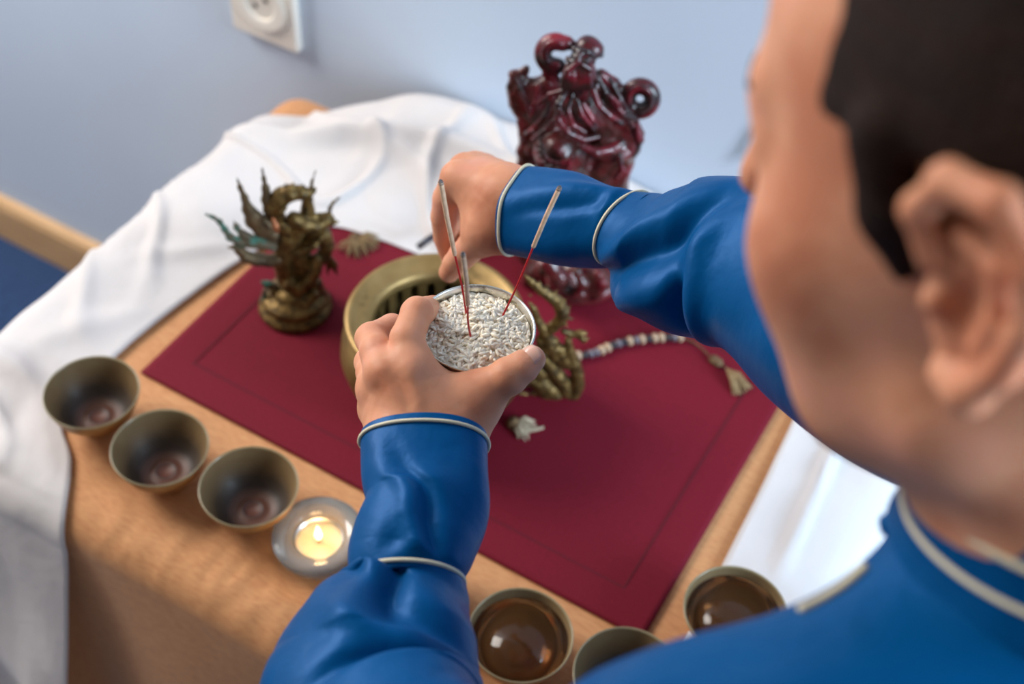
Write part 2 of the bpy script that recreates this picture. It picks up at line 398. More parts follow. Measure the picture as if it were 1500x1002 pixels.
# white cloth: bunched along the back, over the left end and over the right end of the table
def white_cloth():
    inner = [(-.602, -.12), (-.598, .10), (-.592, .27), (-.594, .362), (-.625, .412), (-.668, .450), (-.675, .53), (-.668, .62), (-.655, .70), (-.635, .755), (-.608, .778), (-.56, .787),
             (-.48, .80), (-.445, .86), (-.41, .918), (-.33, .925), (-.28, .895), (-.16, .875), (-.118, .83), (-.108, .74), (-.103, .62), (-.098, .5), (-.092, .40), (-.085, .28), (-.07, .0), (-.06, -.12)]
    outer = [(-.95, -.20), (-.98, -.12), (-1.06, .05), (-1.16, .22), (-1.22, .38), (-1.25, .50), (-1.27, .60), (-1.25, .70), (-1.1, .79), (-.90, .84), (-.80, .868), (-.745, .895),
             (-.68, .95), (-.62, .985), (-.52, 1.0), (-.40, 1.0), (-.25, 1.0), (-.05, 1.0), (.16, .98), (.36, .84), (.40, .68), (.40, .54), (.40, .42), (.36, .25), (.36, .05), (.28, -.12)]
    n = 22
    I = catmull(inner, n); O = catmull(outer, n); T = np.linspace(0, 1, 90)**1.0
    U = I[:, None, 0]*(1-T)+O[:, None, 0]*T; V_ = I[:, None, 1]*(1-T)+O[:, None, 1]*T
    s = np.arange(len(I))[:, None]/n + 0*T; t = 0*s+T
    X, Y, Z = drape(U, V_, .035, .0062, .13, (.016, 26, 1.0), .962)
    w = np.clip(t/.12, 0, 1); w = w*w*(3-2*w)
    inside = (U > X0-.03) & (U < X1+.03) & (V_ > Y0-.02)
    back = np.clip((V_-.79)/.10, 0, 1)*np.clip((-.10-U)/.3, 0, 1)
    lump = .030*back*np.clip((U+.735)/.10, 0, 1)*(1+.25*np.sin(U*11+1.)) + .006*np.abs(snoise(U, V_, 30, 12))
    ridge = .010*np.exp(-((V_-.60+.0-(U+.67)*1.3)/.02)**2)*(U < -.66) + .009*np.exp(-((V_-.70-(U+.67)*.9)/.014)**2)*(U < -.62) \
        + .014*np.exp(-((V_-.865-.05*np.sin(U*9))/.014)**2)*(U < -.25) + .010*np.exp(-((U+.058+.05*(V_-.6))/.006)**2)*np.clip((V_-.62)/.05, 0, 1)*(U > -.12)
    left = .003*np.clip((-.66-U)/.08, 0, 1)*np.clip((V_-.42)/.1, 0, 1)
    ridge = ridge*np.clip((U-X0)/.09, 0, 1)**(U < -.4)
    Z = Z + w*(lump+ridge+left)*np.where(inside, 1., .4)
    q = snoise(U*1.0+.0, V_*1.0, 17, 41); crease = .009*np.exp(-(q/.10)**2) + .006*np.exp(-((snoise(U, V_, 26, 43)-.2)/.08)**2)
    Z = Z + w*crease*np.where(inside, np.clip((-.12-U)/.1, 0, 1), 0)
    Z = Z + .0025*w*snoise(U, V_, 60, 21)
    Y = np.minimum(Y, YW-.006)
    hang = np.clip((Y0-V_)/.2, 0, 1)
    Y = Y - hang*w*(.010+.010*snoise(U, V_, 24, 33))
    o = gridmesh('white_cloth', X, Y, Z, M['white'], solid=.0009)
    tag(o, 'thin white cotton cloth draped round the back, left and right ends of the table', 'cloth')
white_cloth()

# ================================================================== TEA BOWLS
BR = .0405
def make_bowl():
    r = empty('tea_bowl', (0, 0, 0))
    oo = [(.0001, .0030), (.0150, .0030), (.0155, 0), (.0178, 0), (.0185, .0035), (.0215, .0065), (.0285, .0135), (.0345, .0225), (.0385, .0320), (.0402, .0385)]
    MB().lathe(oo, 56).build('outer_wall', M['ochre'], r)
    rim = [(.0402, .0385), (.0409, .0400), (.0405, .0412), (.0397, .0408), (.0392, .0396)]
    MB().lathe(rim, 56).build('rim', M['glazer'], r)
    inn = [(.0392, .0396), (.0380, .0330), (.0350, .0245), (.0300, .0160), (.0240, .0098), (.0200, .0074), (.0150, .0058)]
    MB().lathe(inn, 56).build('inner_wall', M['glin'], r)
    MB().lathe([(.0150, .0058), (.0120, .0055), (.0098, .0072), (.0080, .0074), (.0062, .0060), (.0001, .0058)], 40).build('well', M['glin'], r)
    for c in r.children: fixn(c)
    return r
def copy_tree(o, parent=None):
    c = o.copy(); COL.objects.link(c)
    if parent: c.parent = parent
    for ch in list(o.children): copy_tree(ch, c)
    return c
proto = make_bowl()
bowls = [((135, 577), 'brown glazed tea bowl at the far left end of the row, nearest the white cloth', 0, TZ+.006),
         ((235, 658), 'brown glazed tea bowl second from the left, between two other bowls', 0, TZ+.002),
         ((365, 715), 'brown glazed tea bowl just left of the burning tealight', 0, TZ+.002),
         ((605, 848), 'brown tea bowl almost hidden behind the foreground blue sleeve, only its rim showing', 0, TZ+.002),
         ((762, 932), 'brown bowl of dark tea just right of the foreground sleeve at the bottom', 1, TZ+.002),
         ((918, 992), 'brown tea bowl at the bottom of the frame below the placemat corner', 1, TZ+.002),
         ((1077, 898), 'brown tea bowl by the white cloth on the right, half behind the shoulder', 1, TZ+.010)]
for i, (q, lab, liq, z) in enumerate(bowls):
    b = proto if i == 0 else copy_tree(proto)
    p = onz(q[0], q[1], z+.0375); b.location = (p[0], p[1], z); b.rotation_euler = (0, 0, i*1.1)
    tag(b, lab, 'bowl', 'tea bowls along the front of the table')
for b in [x for x in COL.objects if x.name.startswith('tea_bowl') and 'dark tea' in x['label'] or x.name.startswith('tea_bowl') and 'shoulder' in x['label']]:
    t = MB().lathe([(.0375, .0318), (.037, .0305), (.030, .0161), (.020, .0078), (.0098, .0076), (.0001, .0078)], 40)
    t.add([(0, 0, .0316)], []); n = len(t.v)-1
    t.f += [(k, (k+1) % 40, n) for k in range(40)]
    fixn(t.build('tea', M['tea'], b, world=False))

# ================================================================== CANDLE
def candle():
    c = onz(467, 790, TZ+.02); x, y = c[0], c[1]; z = TZ+.0025
    g = empty('glass_candle_holder', (x, y, z)); tag(g, 'thick clear round glass candle holder beside the left forearm', 'candle holder')
    pr = [(.0001, .004), (.0205, .004), (.0212, .0215), (.0235, .0240), (.0330, .0262), (.0372, .0250), (.0380, .0225), (.0365, .016), (.0325, .007), (.0285, .0005), (.0240, 0), (.0001, 0)]
    o = fixn(MB().lathe(pr, 72, (x, y, z)).build('glass_body', M['glass'], g))
    t = empty('tealight', (x, y, z+.0042)); tag(t, 'burning tealight with melted wax inside the glass holder', 'candle')
    z1 = z+.0042
    fixn(MB().lathe([(.0001, 0), (.0190, 0), (.0196, .0150), (.0200, .0155), (.0194, .0155), (.0188, .0012), (.0001, .001)], 48, (x, y, z1)).build('metal_cup', M['alu'], t))
    fixn(MB().lathe([(.0001, .0014), (.0186, .0014), (.0192, .0115), (.0175, .0108), (.0060, .0100), (.0001, .0098)], 48, (x, y, z1)).build('wax', M['wax'], t))
    MB().tube([(x, y, z1+.009), (x+.0004, y, z1+.013), (x-.0003, y, z1+.0165)], .0008, 8).build('wick', M['wick'], t)
    fl = MB().lathe([(.0001, .0135), (.0016, .0145), (.0030, .0180), (.0031, .0210), (.0020, .0265), (.0008, .0310), (.0001, .0335)], 20, (x, y, z1)).build('flame', M['flame'], t); fixn(fl)
    l = bpy.data.lights.new('candle_light', 'POINT'); l.energy = .035; l.color = (1, .62, .28); l.shadow_soft_size = .004
    lo = bpy.data.objects.new('candle_light', l); COL.objects.link(lo); lo.parent = t; lo.location = (0, 0, .038)
candle()

# ================================================================== INCENSE BURNER
PX, PY = -.405, .648
def burner():
    r = empty('incense_burner', (PX, PY, TZ+.004)); z0 = TZ+.004
    tag(r, 'large round brass incense burner with slotted inner ring in the centre of the placemat', 'incense burner')
    body = [(.0001, .016), (.040, .013), (.056, .017), (.070, .028), (.080, .045), (.0835, .060), (.082, .073), (.076, .084), (.0705, .090), (.0690, .094),
            (.0670, .093), (.0680, .088), (.0790, .071), (.080, .058), (.077, .046), (.066, .030), (.050, .020), (.0001, .019)]
    fixn(MB().lathe(body, 96, (PX, PY, z0)).build('body', M['brass'], r))
    rim = [(.0690, .0925), (.0735, .0950), (.0772, .0985), (.0785, .1018), (.0772, .1042), (.0745, .1050), (.0722, .1040), (.0695, .1022), (.0620, .1005), (.0575, .0990),
           (.0555, .0965), (.0548, .0940), (.0552, .0920), (.0600, .0920)]
    fixn(MB().lathe(rim, 96, (PX, PY, z0), closed=True).build('rim', M['brassrim'], r))
    # slotted inner ring
    s = MB()
    s.lathe([(.0552, .0925), (.0540, .0925), (.0540, .0908), (.0552, .0908)], 96, (PX, PY, z0), closed=True)
    s.lathe([(.0552, .0540), (.0540, .0540), (.0540, .0440), (.0552, .0440)], 96, (PX, PY, z0), closed=True)
    s.lathe([(.0552, .0440), (.030, .034), (.0001, .032), (.0001, .031), (.030, .033), (.0552, .0425)], 64, (PX, PY, z0))
    fixn(s.build('inner_ring', M['brass'], r, smooth=True))
    n = 22
    for k in range(n):
        a = 2*math.pi*k/n+.07; hw = .0039
        # a bar whose ends widen to make the round slot ends
        prof_ = [(.0540, .0078), (.0565, .0056), (.0590, hw), (.0862, hw), (.0887, .0058), (.0912, .0078)]
        V = []; F = []
        for zz, w in prof_:
            for rr in (.0555, .0538):
                for sg in (-1, 1):
                    da = sg*w/.0545; V.append((PX+rr*math.cos(a+da), PY+rr*math.sin(a+da), z0+zz))
        for i in range(len(prof_)-1):
            b = i*4; c = b+4
            F += [(b, b+1, c+1, c), (b+3, b+2, c+2, c+3), (b+1, b+3, c+3, c+1), (b+2, b, c, c+2)]
        fixn(mesh('bar', V, F, M['brass'], r, smooth=False))
    for k in range(3):
        a = -.9+k*2.0944; x = PX+.056*math.cos(a); y = PY+.056*math.sin(a)
        fixn(MB().lathe([(.0001, 0), (.007, 0), (.010, .004), (.0105, .010), (.012, .018), (.010, .026), (.0001, .028)], 20, (x, y, z0)).build('foot', M['brass'], r))
    return r
burner_root = burner()

def sculpt(name, strokes, m, parent, ax, ay, h=.0012, k=.002, noise=None, smooth_it=1, subs=()):
    """strokes: lists of (px, py, radius px[, offset away in m]) on the upright plane through (ax, ay)."""
    pts = []
    S = []
    for st in strokes:
        kk = k
        if isinstance(st, tuple) and isinstance(st[0], list): st, kk = st
        c = []
        for q in st:
            off = q[3] if len(q) > 3 else 0.
            p = onv(q[0], q[1], ax, ay, off); D = np.dot(p-CAM, FW); rr = q[2]*D/FPX
            c.append((p, rr)); pts.append(p-rr); pts.append(p+rr)
        S.append((c, kk))
    pts = A(pts); lo = pts.min(0)-.006; hi = pts.max(0)+.006
    lo[2] = max(lo[2], TZ-.01)
    v = Vol(lo, hi, h)
    for c, kk in S:
        if len(c) == 1: v.ell(c[0][0], c[0][1], k=kk)
        else: v.chain(c, kk)
    for st in subs:
        c = []
        for q in st:
            p = onv(q[0], q[1], ax, ay, q[3] if len(q) > 3 else 0.); D = np.dot(p-CAM, FW); c.append((p, q[2]*D/FPX))
        v.chain(c, .0015, sub=True)
    if noise:
        for nn in noise: v.noise(*nn)
    # nothing below the table top
    zz = v.ax[2][None, None, :]; v.F = np.maximum(v.F, (TZ+.0042)-zz+0*v.F)
    return v.mesh(name, m, parent, smooth_it)

def zq(ox, oy, s, lst): return [((q[0]/s+ox), (q[1]/s+oy), q[2]/s) + tuple(q[3:]) for q in lst]
# right dragon handle, drawn from its own side view (units of a 787 px wide study)
def handle():
    z = lambda *l: zq(680, 380, 3.577, l)
    body = [
     z((318, 82, 5), (350, 115, 13), (400, 160, 19), (445, 190, 22), (490, 225, 26), (515, 270, 28), (505, 320, 26), (465, 355, 24), (430, 385, 20), (405, 395, 14)),
     z((340, 225, 6), (365, 260, 14), (385, 320, 17), (425, 385, 24), (450, 440, 30), (480, 500, 28), (520, 540, 26)),
     z((520, 375, 13), (560, 392, 16), (610, 388, 15), (635, 388, 9)), z((590, 395, 12), (625, 420, 12), (650, 412, 6)), z((600, 400, 10), (625, 436, 6)),
     z((545, 420, 14), (550, 480, 22), (575, 540, 26), (592, 600, 27), (592, 660, 30), (565, 715, 32), (520, 745, 32), (470, 745, 30), (430, 775, 26), (370, 795, 20), (310, 775, 14), (280, 740, 10)),
     z((300, 650, 18), (350, 620, 26), (400, 640, 34), (450, 680, 34), (490, 720, 32)),
     z((380, 460, 12), (420, 530, 15), (470, 580, 17), (520, 620, 16), (570, 660, 18)),
     z((430, 590, 12), (470, 650, 12), (500, 690, 12)),
     z((330, 560, 12), (380, 590, 22), (420, 650, 26)),
     z((290, 700, 10), (340, 715, 12), (400, 700, 14)),
     z((400, 500, 22), (450, 560, 26), (500, 620, 30), (540, 690, 30)), z((500, 470, 26), (540, 540, 30)), z((340, 610, 26), (400, 660, 32), (450, 730, 30)), z((365, 540, 20), (400, 600, 26)),
     z((395, 420, 18), (430, 470, 24), (470, 430, 22)),
    ]
    spk = [z((395, 135, 10), (390, 95, 2)), z((430, 165, 11), (448, 110, 2)), z((470, 195, 12), (492, 150, 2)), z((510, 235, 12), (545, 195, 2)),
           z((535, 275, 12), (560, 235, 2)), z((530, 305, 12), (590, 318, 3)), z((350, 190, 8), (310, 165, 2)), z((510, 345, 10), (556, 345, 3)),
           z((480, 770, 10), (500, 790, 3)), z((370, 800, 9), (372, 828, 3)), z((330, 790, 8), (320, 812, 2))]
    ribs = [z((470+8*i, 235+20*i, 4, -.0045), (500+9*i-3*i*i*.4, 222+21*i, 4, -.0058), (525-2*i, 235+21*i, 3, -.004)) for i in range(5)]
    body = [[(a, b, r_*1.28)+tuple(t) for a, b, r_, *t in st] for st in body]
    sculpt('dragon_handle', body+spk+ribs, M['bronze'], burner_root, PX+.0, PY+.0, .0011, .0012, noise=[(.0004, 700, 4), (.0003, 1500, 14, True)])
    # arm joining the handle to the bowl
handle()

# left dragon figure on a stepped round pedestal
def dragon():
    ax, ay = -.572, .668
    r = empty('dragon_figurine', (ax, ay, TZ+.004)); tag(r, 'bronze dragon figurine with flame fins on a round pedestal, left of the brass burner', 'figurine')
    z = lambda *l: zq(280, 220, 3.579, l)
    c = onv(280+545/3.579, 220+790/3.579, ax, ay); cx, cy = c[0], c[1]
    fixn(MB().lathe([(.0001, 0), (.034, 0), (.0355, .004), (.034, .008), (.030, .010), (.0295, .013), (.031, .016), (.029, .019), (.022, .0215), (.019, .026), (.0175, .030), (.0001, .032)], 48, (cx, cy, TZ+.0042)).build('pedestal', M['bronze'], r))
    sculpt('patina_foot', [z((372, 690, 9), (400, 705, 20), (440, 715, 22)), z((385, 740, 14), (380, 790, 14), (410, 800, 14)), z((620, 830, 14), (680, 865, 24), (735, 905, 22), (760, 960, 20))], M['verd'], r, ax, ay, .0012, .003)
    body = [
     z((545, 800, 60), (540, 720, 48), (500, 660, 44), (480, 590, 42), (490, 520, 44), (520, 450, 50), (560, 400, 46)),
     z((600, 800, 60), (650, 760, 50), (640, 700, 38), (600, 660, 36), (630, 600, 34), (690, 560, 32), (715, 500, 30), (690, 440, 36), (640, 400, 44)),
     z((520, 700, 34, -.008), (560, 740, 28, -.01), (620, 690, 26, -.01), (655, 630, 26, -.008), (660, 570, 20, -.006)),
     z((470, 790, 26, -.006), (540, 830, 34, -.01), (620, 840, 34, -.01), (690, 810, 30, -.006)), z((440, 740, 24), (480, 800, 30), (560, 850, 30)), z((640, 760, 26, -.012), (600, 800, 26, -.016), (530, 790, 22, -.014)),
     z((640, 480, 34), (560, 520, 36), (520, 560, 30)),
     z((450, 340, 34), (440, 300, 40), (470, 245, 42), (520, 225, 38), (575, 222, 32), (615, 225, 22), (640, 215, 12), (658, 195, 4)),
     z((440, 340, 28), (470, 380, 36), (520, 420, 40)), z((610, 250, 22), (612, 310, 30), (605, 370, 36)),
     z((540, 360, 34, -.006), (600, 390, 34, -.008), (660, 400, 30, -.006), (710, 370, 22, -.003), (740, 360, 12)),
     z((660, 350, 20), (720, 350, 20), (735, 380, 14), (775, 375, 5)), z((600, 520, 14, -.012), (650, 500, 16, -.013), (680, 460, 14, -.01), (705, 430, 10, -.008)),
     z((720, 560, 16), (745, 600, 16), (765, 650, 5)), z((720, 600, 12), (715, 655, 4)), z((735, 575, 10), (768, 605, 4)),
     z((690, 840, 26), (720, 900, 22), (740, 960, 22)), z((700, 780, 30), (720, 830, 24)),
    ]
    spk = [z((460, 235, 12), (448, 185, 2)), z((485, 220, 13), (496, 163, 2)), z((520, 210, 13), (543, 160, 2)), z((560, 212, 13), (592, 170, 2)), z((600, 218, 12), (655, 188, 2)), z((610, 245, 10), (650, 262, 3)),
           z((720, 350, 9), (728, 300, 10), (745, 275, 9), (792, 238, 4)), z((622, 230, 8), (635, 160, 9), (652, 108, 4)), z((676, 350, 8), (678, 318, 3)), z((500, 300, 8, -.01), (470, 330, 12, -.012))]
    body = [[(a, b, r_*1.22)+tuple(t) for a, b, r_, *t in st] for st in body]
    body += [z((560, 480, 60, .008), (570, 600, 66, .008), (590, 720, 66, .008)), z((500, 400, 50, .006), (560, 420, 50, .008), (650, 420, 40, .006))]
    sculpt('body', body+spk, M['bronze'], r, ax, ay, .0011, .0015, noise=[(.0006, 520, 5), (.0003, 1100, 6)])
    fins = [
     z((74, 336, 6), (115, 350, 9), (150, 375, 12), (175, 415, 15), (205, 455, 19), (250, 480, 23), (310, 485, 27), (370, 490, 28), (430, 500, 28)),
     z((225, 368, 4), (238, 405, 14), (270, 440, 20), (330, 465, 22)),
     z((188, 510, 5), (225, 508, 10), (255, 525, 24), (290, 560, 32), (345, 575, 34), (410, 580, 32), (460, 570, 34)),
     z((238, 145, 5), (258, 195, 11), (280, 250, 17), (295, 310, 28), (325, 370, 40), (370, 410, 46), (430, 440, 40)),
     z((295, 285, 14), (340, 350, 30), (400, 395, 40)),
     z((372, 95, 4), (382, 150, 10), (392, 205, 20), (400, 260, 30), (415, 310, 36), (445, 350, 34)),
    ]
    # fins are blades: built slim in depth
    f = sculpt('flame_fin', fins[3:5], M['bronzed'], r, ax, ay, .0012, .003, noise=[(.0005, 400, 8)])
    sculpt('flame_fin', fins[5:6], M['bronzed'], r, ax, ay+.004, .0012, .003, noise=[(.0005, 400, 9)])
    sculpt('flame_fin', fins[0:1], M['verd'], r, ax, ay-.002, .0012, .003, noise=[(.0005, 400, 10)])['label'] = 'fin with green patina'
    sculpt('flame_fin', fins[1:2], M['verd'], r, ax, ay, .0012, .003, noise=[(.0005, 400, 11)])
    sculpt('flame_fin', fins[2:3], M['bronzed'], r, ax, ay-.006, .0012, .003, noise=[(.0005, 400, 12)])
    sculpt('copper_plate', [z((432, 365, 12, -.014), (445, 400, 17, -.015), (450, 425, 14, -.014))], pm('bare_copper', [(176, 112, 76)], rough=.4, metal=.6), r, ax, ay)
dragon()

# ================================================================== RED STATUE
def statue():
    ax, ay = -.372, .860
    r = empty('carved_statue', (ax, ay, TZ+.004)); tag(r, 'glossy dark red carved statue of a bald bearded old man in a swirling robe', 'statue')
    z = lambda *l: zq(700, 20, 2.277, l)
    # robe and torso
    body = [
     z((300, 340, 78, .01), (290, 430, 95, .01), (300, 560, 105, .01), (305, 700, 105, .01), (300, 860, 95, .005)),
     z((300, 280, 50), (360, 300, 60), (420, 330, 60, .005), (440, 420, 66, .005)),
     z((260, 300, 45), (230, 360, 50), (200, 430, 40), (175, 470, 30)),
     ([(q) for q in z((270, 455, 62, -.022), (235, 470, 50, -.02))], .004),
     z((420, 215, 26, .004), (455, 270, 34, .002), (490, 340, 38), (515, 410, 36, -.002), (500, 450, 34, -.006), (450, 465, 30, -.016), (400, 462, 22, -.022)),
     z((500, 440, 40), (480, 510, 34), (455, 600, 40), (430, 700, 50), (420, 800, 50)),
     z((440, 480, 50, .004), (400, 560, 70, .004)), z((120, 260, 24, .002), (180, 330, 46, .004), (220, 420, 60, .004)), z((160, 470, 22), (155, 560, 40), (170, 680, 50), (180, 800, 50)),
     z((130, 205, 22), (125, 250, 20), (135, 300, 22), (150, 330, 22), (165, 390, 24), (150, 460, 18), (160, 490, 16)),
     z((150, 240, 28), (180, 270, 36), (205, 320, 36)), z((148, 215, 12), (162, 185, 9), (160, 176, 5)), z((112, 200, 5), (122, 230, 12), (140, 300, 14)),
     z((190, 240, 26), (230, 230, 26), (270, 240, 24)),
    ]
    lumps = [z((330, 850, 50, -.03), (380, 880, 44, -.035), (410, 910, 26, -.03)), z((230, 850, 50, -.03), (180, 880, 40, -.025)), z((280, 900, 50, -.045), (330, 930, 36, -.045)),
             z((240, 830, 30, -.055), (270, 880, 28, -.06), (250, 930, 24, -.05)), z((400, 870, 20, -.05), (418, 900, 16, -.05), (400, 935, 16, -.048), (375, 945, 18, -.045)),
             z((150, 860, 30), (130, 900, 20)), z((330, 860, 16, -.065), (350, 900, 16, -.066), (330, 935, 14, -.06), (300, 940, 12, -.06))]
    sculpt('robe', body+lumps, M['resd'], r, ax, ay, .0018, .006, noise=[(.0010, 150, 3, True), (.0006, 460, 6, True)],
           subs=[z((300, 380, 5, -.05), (340, 430, 5, -.055), (380, 450, 5, -.05)), z((410, 330, 6, -.03), (395, 400, 7, -.035), (385, 450, 7, -.035)), z((370, 480, 14, -.045), (400, 520, 20, -.04), (410, 580, 20, -.04))])
    # drapery folds and the two scroll loops
    def loop(cx, cy, R, rr, a0, a1, n=16, off=0.): return [(cx+R*math.cos(a0+(a1-a0)*i/n), cy+R*math.sin(a0+(a1-a0)*i/n), rr, off) for i in range(n+1)]
    sculpt('scroll_ribbon', [z(*loop(258, 134, 42, 25, -.9, -5.0)), z(*loop(258, 134, 38, 9, -.9, -5.0, off=-.014)), z((235, 165, 20), (240, 200, 24), (260, 235, 26)), z((250, 100, 16), (300, 96, 18), (330, 115, 16))], M['rosin'], r, ax, ay, .0014, .003)
    sculpt('scroll_ribbon', [z(*loop(541, 283, 42, 25, 2.4, 2.4+6.0)), z(*loop(541, 283, 38, 8, 2.6, 8.2, off=-.015)), z((505, 300, 18), (480, 270, 22), (452, 235, 22), (410, 205, 22)), z((510, 305, 14), (470, 330, 18), (440, 350, 14))], M['rosin'], r, ax, ay, .0014, .003)
    folds = [
     z((300, 250, 10, -.036), (270, 300, 11, -.045), (265, 350, 11, -.05), (300, 395, 12, -.054), (350, 420, 12, -.052), (400, 410, 10, -.046)),
     z((320, 260, 8, -.036), (300, 320, 9, -.045), (315, 370, 9, -.052), (355, 395, 9, -.052)),
     z((385, 250, 11, -.03), (400, 300, 12, -.034), (440, 340, 11, -.034), (480, 365, 11, -.030)),
     z((420, 240, 9, -.02), (445, 290, 9, -.026), (480, 330, 10, -.026), (520, 350, 8, -.018)),
     z((250, 280, 10, -.03), (225, 340, 10, -.034), (190, 380, 9, -.03), (160, 400, 8, -.02)),
     z((205, 240, 8, -.014), (190, 300, 9, -.018), (175, 340, 8, -.016)),
     z((345, 440, 12, -.05), (395, 462, 14, -.05), (440, 455, 16, -.042), (480, 430, 14, -.034)),
     z((470, 470, 10, -.03), (480, 520, 10, -.028), (460, 545, 10, -.026)),
     z((530, 390, 10, -.012), (545, 420, 10, -.010), (520, 470, 12, -.012)),
     z((350, 300, 10, -.04), (380, 350, 10, -.042), (400, 380, 8, -.04)),
    ]
    for i in range(7):
        a = .5+i*.42; folds.append(z((270+50*math.cos(a), 455+40*math.sin(a), 6, -.05), (270+62*math.cos(a+.5), 455+50*math.sin(a+.5), 8, -.045), (270+84*math.cos(a+.8), 455+66*math.sin(a+.8), 6, -.034)))
    folds += [z((130, 215, 6, -.016), (150, 270, 7, -.02), (175, 330, 7, -.022)), z((300, 250, 7, -.04), (240, 270, 8, -.036), (200, 300, 8, -.028)), z((440, 215, 8, -.02), (480, 290, 8, -.022), (530, 360, 8, -.016), (535, 430, 8, -.012)),
              z((280, 330, 7, -.05), (230, 380, 8, -.045), (180, 420, 7, -.03)), z((400, 210, 8, -.026), (425, 260, 9, -.03), (470, 300, 8, -.026)), z((330, 285, 7, -.046), (350, 340, 8, -.05), (390, 390, 7, -.046))]
    sculpt('robe_folds', folds, M['rosin'], r, ax, ay, .0014, .002, noise=[(.0004, 300, 2)])
    # face, cap and beard
    hd = [z((372, 128, 40, -.012), (360, 150, 38, -.016)), z((330, 135, 20, -.02), (372, 110, 30, -.02))]
    sculpt('head', [z((366, 116, 44, -.004)), z((386, 120, 32, -.006)), z((345, 158, 42, -.010)), z((350, 195, 46, -.008), (345, 250, 44, -.006)),
                    z((322, 118, 12, -.030), (350, 128, 13, -.034)), z((368, 128, 10, -.034), (388, 140, 10, -.028)), z((338, 138, 9, -.038), (334, 158, 11, -.041)),
                    z((360, 158, 12, -.034), (385, 160, 10, -.028)), z((300, 152, 11, -.026), (322, 162, 12, -.032)), z((402, 120, 18, -.004), (412, 140, 9, -.004))],
           M['rosin'], r, ax, ay, .0014, .003)
    bd = []
    for i, (x0, x1) in enumerate([(300, 285), (312, 305), (325, 322), (338, 338), (350, 355), (364, 375)]):
        bd.append(z((x0, 170, 9, -.036), (x0-(8 if i < 3 else -6), 205, 13, -.040), (x1, 240, 12, -.040), (.5*x1+168, 282-abs(i-2.5)*6, 7, -.034)))
    bd.append(z((330, 165, 8, -.042), (300, 190, 10, -.044), (285, 225, 10, -.04), (290, 255, 7, -.036))); bd.append(z((345, 168, 8, -.042), (375, 185, 9, -.04), (395, 220, 9, -.034), (390, 250, 6, -.03)))
    sculpt('beard', bd, M['rosin'], r, ax, ay, .0014, .0012)
    fixn(MB().lathe([(.0001, 0), (.050, 0), (.052, .006), (.048, .014), (.0001, .016)], 48, (ax-.0, ay, TZ+.0042)).build('plinth', M['resd'], r))
statue()

# ================================================================== PRAYER BEADS AND TASSELS
def tassel_mesh(tip, head, spread, n, L, seed):
    """strands from head towards tip, lying on the cloth"""
    s = MB(); rr = random.Random(seed); h = A(head); d = unit(A(tip)-h); sd = unit(np.cross(d, [0, 0, 1.]))
    for i in range(n):
        a = rr.uniform(-1, 1)*spread; ll = L*rr.uniform(.75, 1.1); e = h+d*ll*math.cos(a)+sd*ll*math.sin(a)
        z1 = rr.uniform(0, .004); mid = (h+e)/2+sd*rr.uniform(-.002, .002)+A([0, 0, .003+z1]); e = e+A([0, 0, z1*.3])
        s.tube([h, mid, e], [.0008, .0007, .0005], 5)
    return s
def prayer_beads():
    path = [(700, 560), (760, 545), (800, 533), (845, 521), (862, 519), (881, 513), (900, 505), (925, 499), (950, 496), (975, 494), (1000, 494)]
    pts = catmull([onz(*q, TZ+.0085) for q in path], 40)
    r = empty('prayer_beads', tuple(onz(845, 521, TZ+.004))); tag(r, 'string of pale, grey and dark prayer beads lying on the placemat behind the dragon handle', 'prayer beads')
    ctl = [onz(*q, TZ+.007) for q in [(1000, 494), (1022, 505), (1040, 522), (1055, 534), (1066, 540)]]
    allp = list(pts)+list(catmull(ctl, 8))
    MB().tube(allp[::4]+[allp[-1]], .0009, 6).build('cord', M['cord'], r)
    seg = np.linalg.norm(np.diff(pts, axis=0), axis=1); cum = np.concatenate([[0], np.cumsum(seg)]); s = .0035; i = 0
    pat = 'gldlldglggldgdglldgglldgdl'
    cache = {}
    while s < cum[-1]:
        ch = pat[i % len(pat)]; R_ = {'l': .0049, 'g': .0042, 'd': .0042}[ch]; hl = {'l': .0031, 'g': .0026, 'd': .0025}[ch]
        if ch not in cache:
            b = MB().lathe([(.0001, -hl), (R_*.62, -hl*.9), (R_*.93, -hl*.5), (R_, 0), (R_*.93, hl*.5), (R_*.62, hl*.9), (.0001, hl)], 14)
            o = b.build('bead', M['bead_'+ch], r, world=False); cache[ch] = o
        else:
            o = cache[ch].copy(); COL.objects.link(o); o.parent = r
        p = A([np.interp(s, cum, pts[:, k]) for k in range(3)]); q = A([np.interp(min(s+.001, cum[-1]), cum, pts[:, k]) for k in range(3)])
        q2 = A([np.interp(max(s-.001, 0), cum, pts[:, k]) for k in range(3)])
        o.location = Vector(p-A(base(r))); o.rotation_euler = Vector(q-q2).to_track_quat('Z', 'Y').to_euler()
        s += 2*hl+.0006; i += 1
    for q in [(1046, 527), (1052, 531)]:
        p = onz(*q, TZ+.008); MB().lathe([(.0001, -.004), (.0045, -.002), (.005, 0), (.0045, .002), (.0001, .004)], 12, tuple(p)).build('knot', M['cord'], r)
    t = tassel_mesh(onz(1083, 568, TZ+.006), onz(1064, 540, TZ+.008), .36, 70, .029, 3).build('tassel', M['tassel'], r); tag(t, kind='stuff')
prayer_beads()
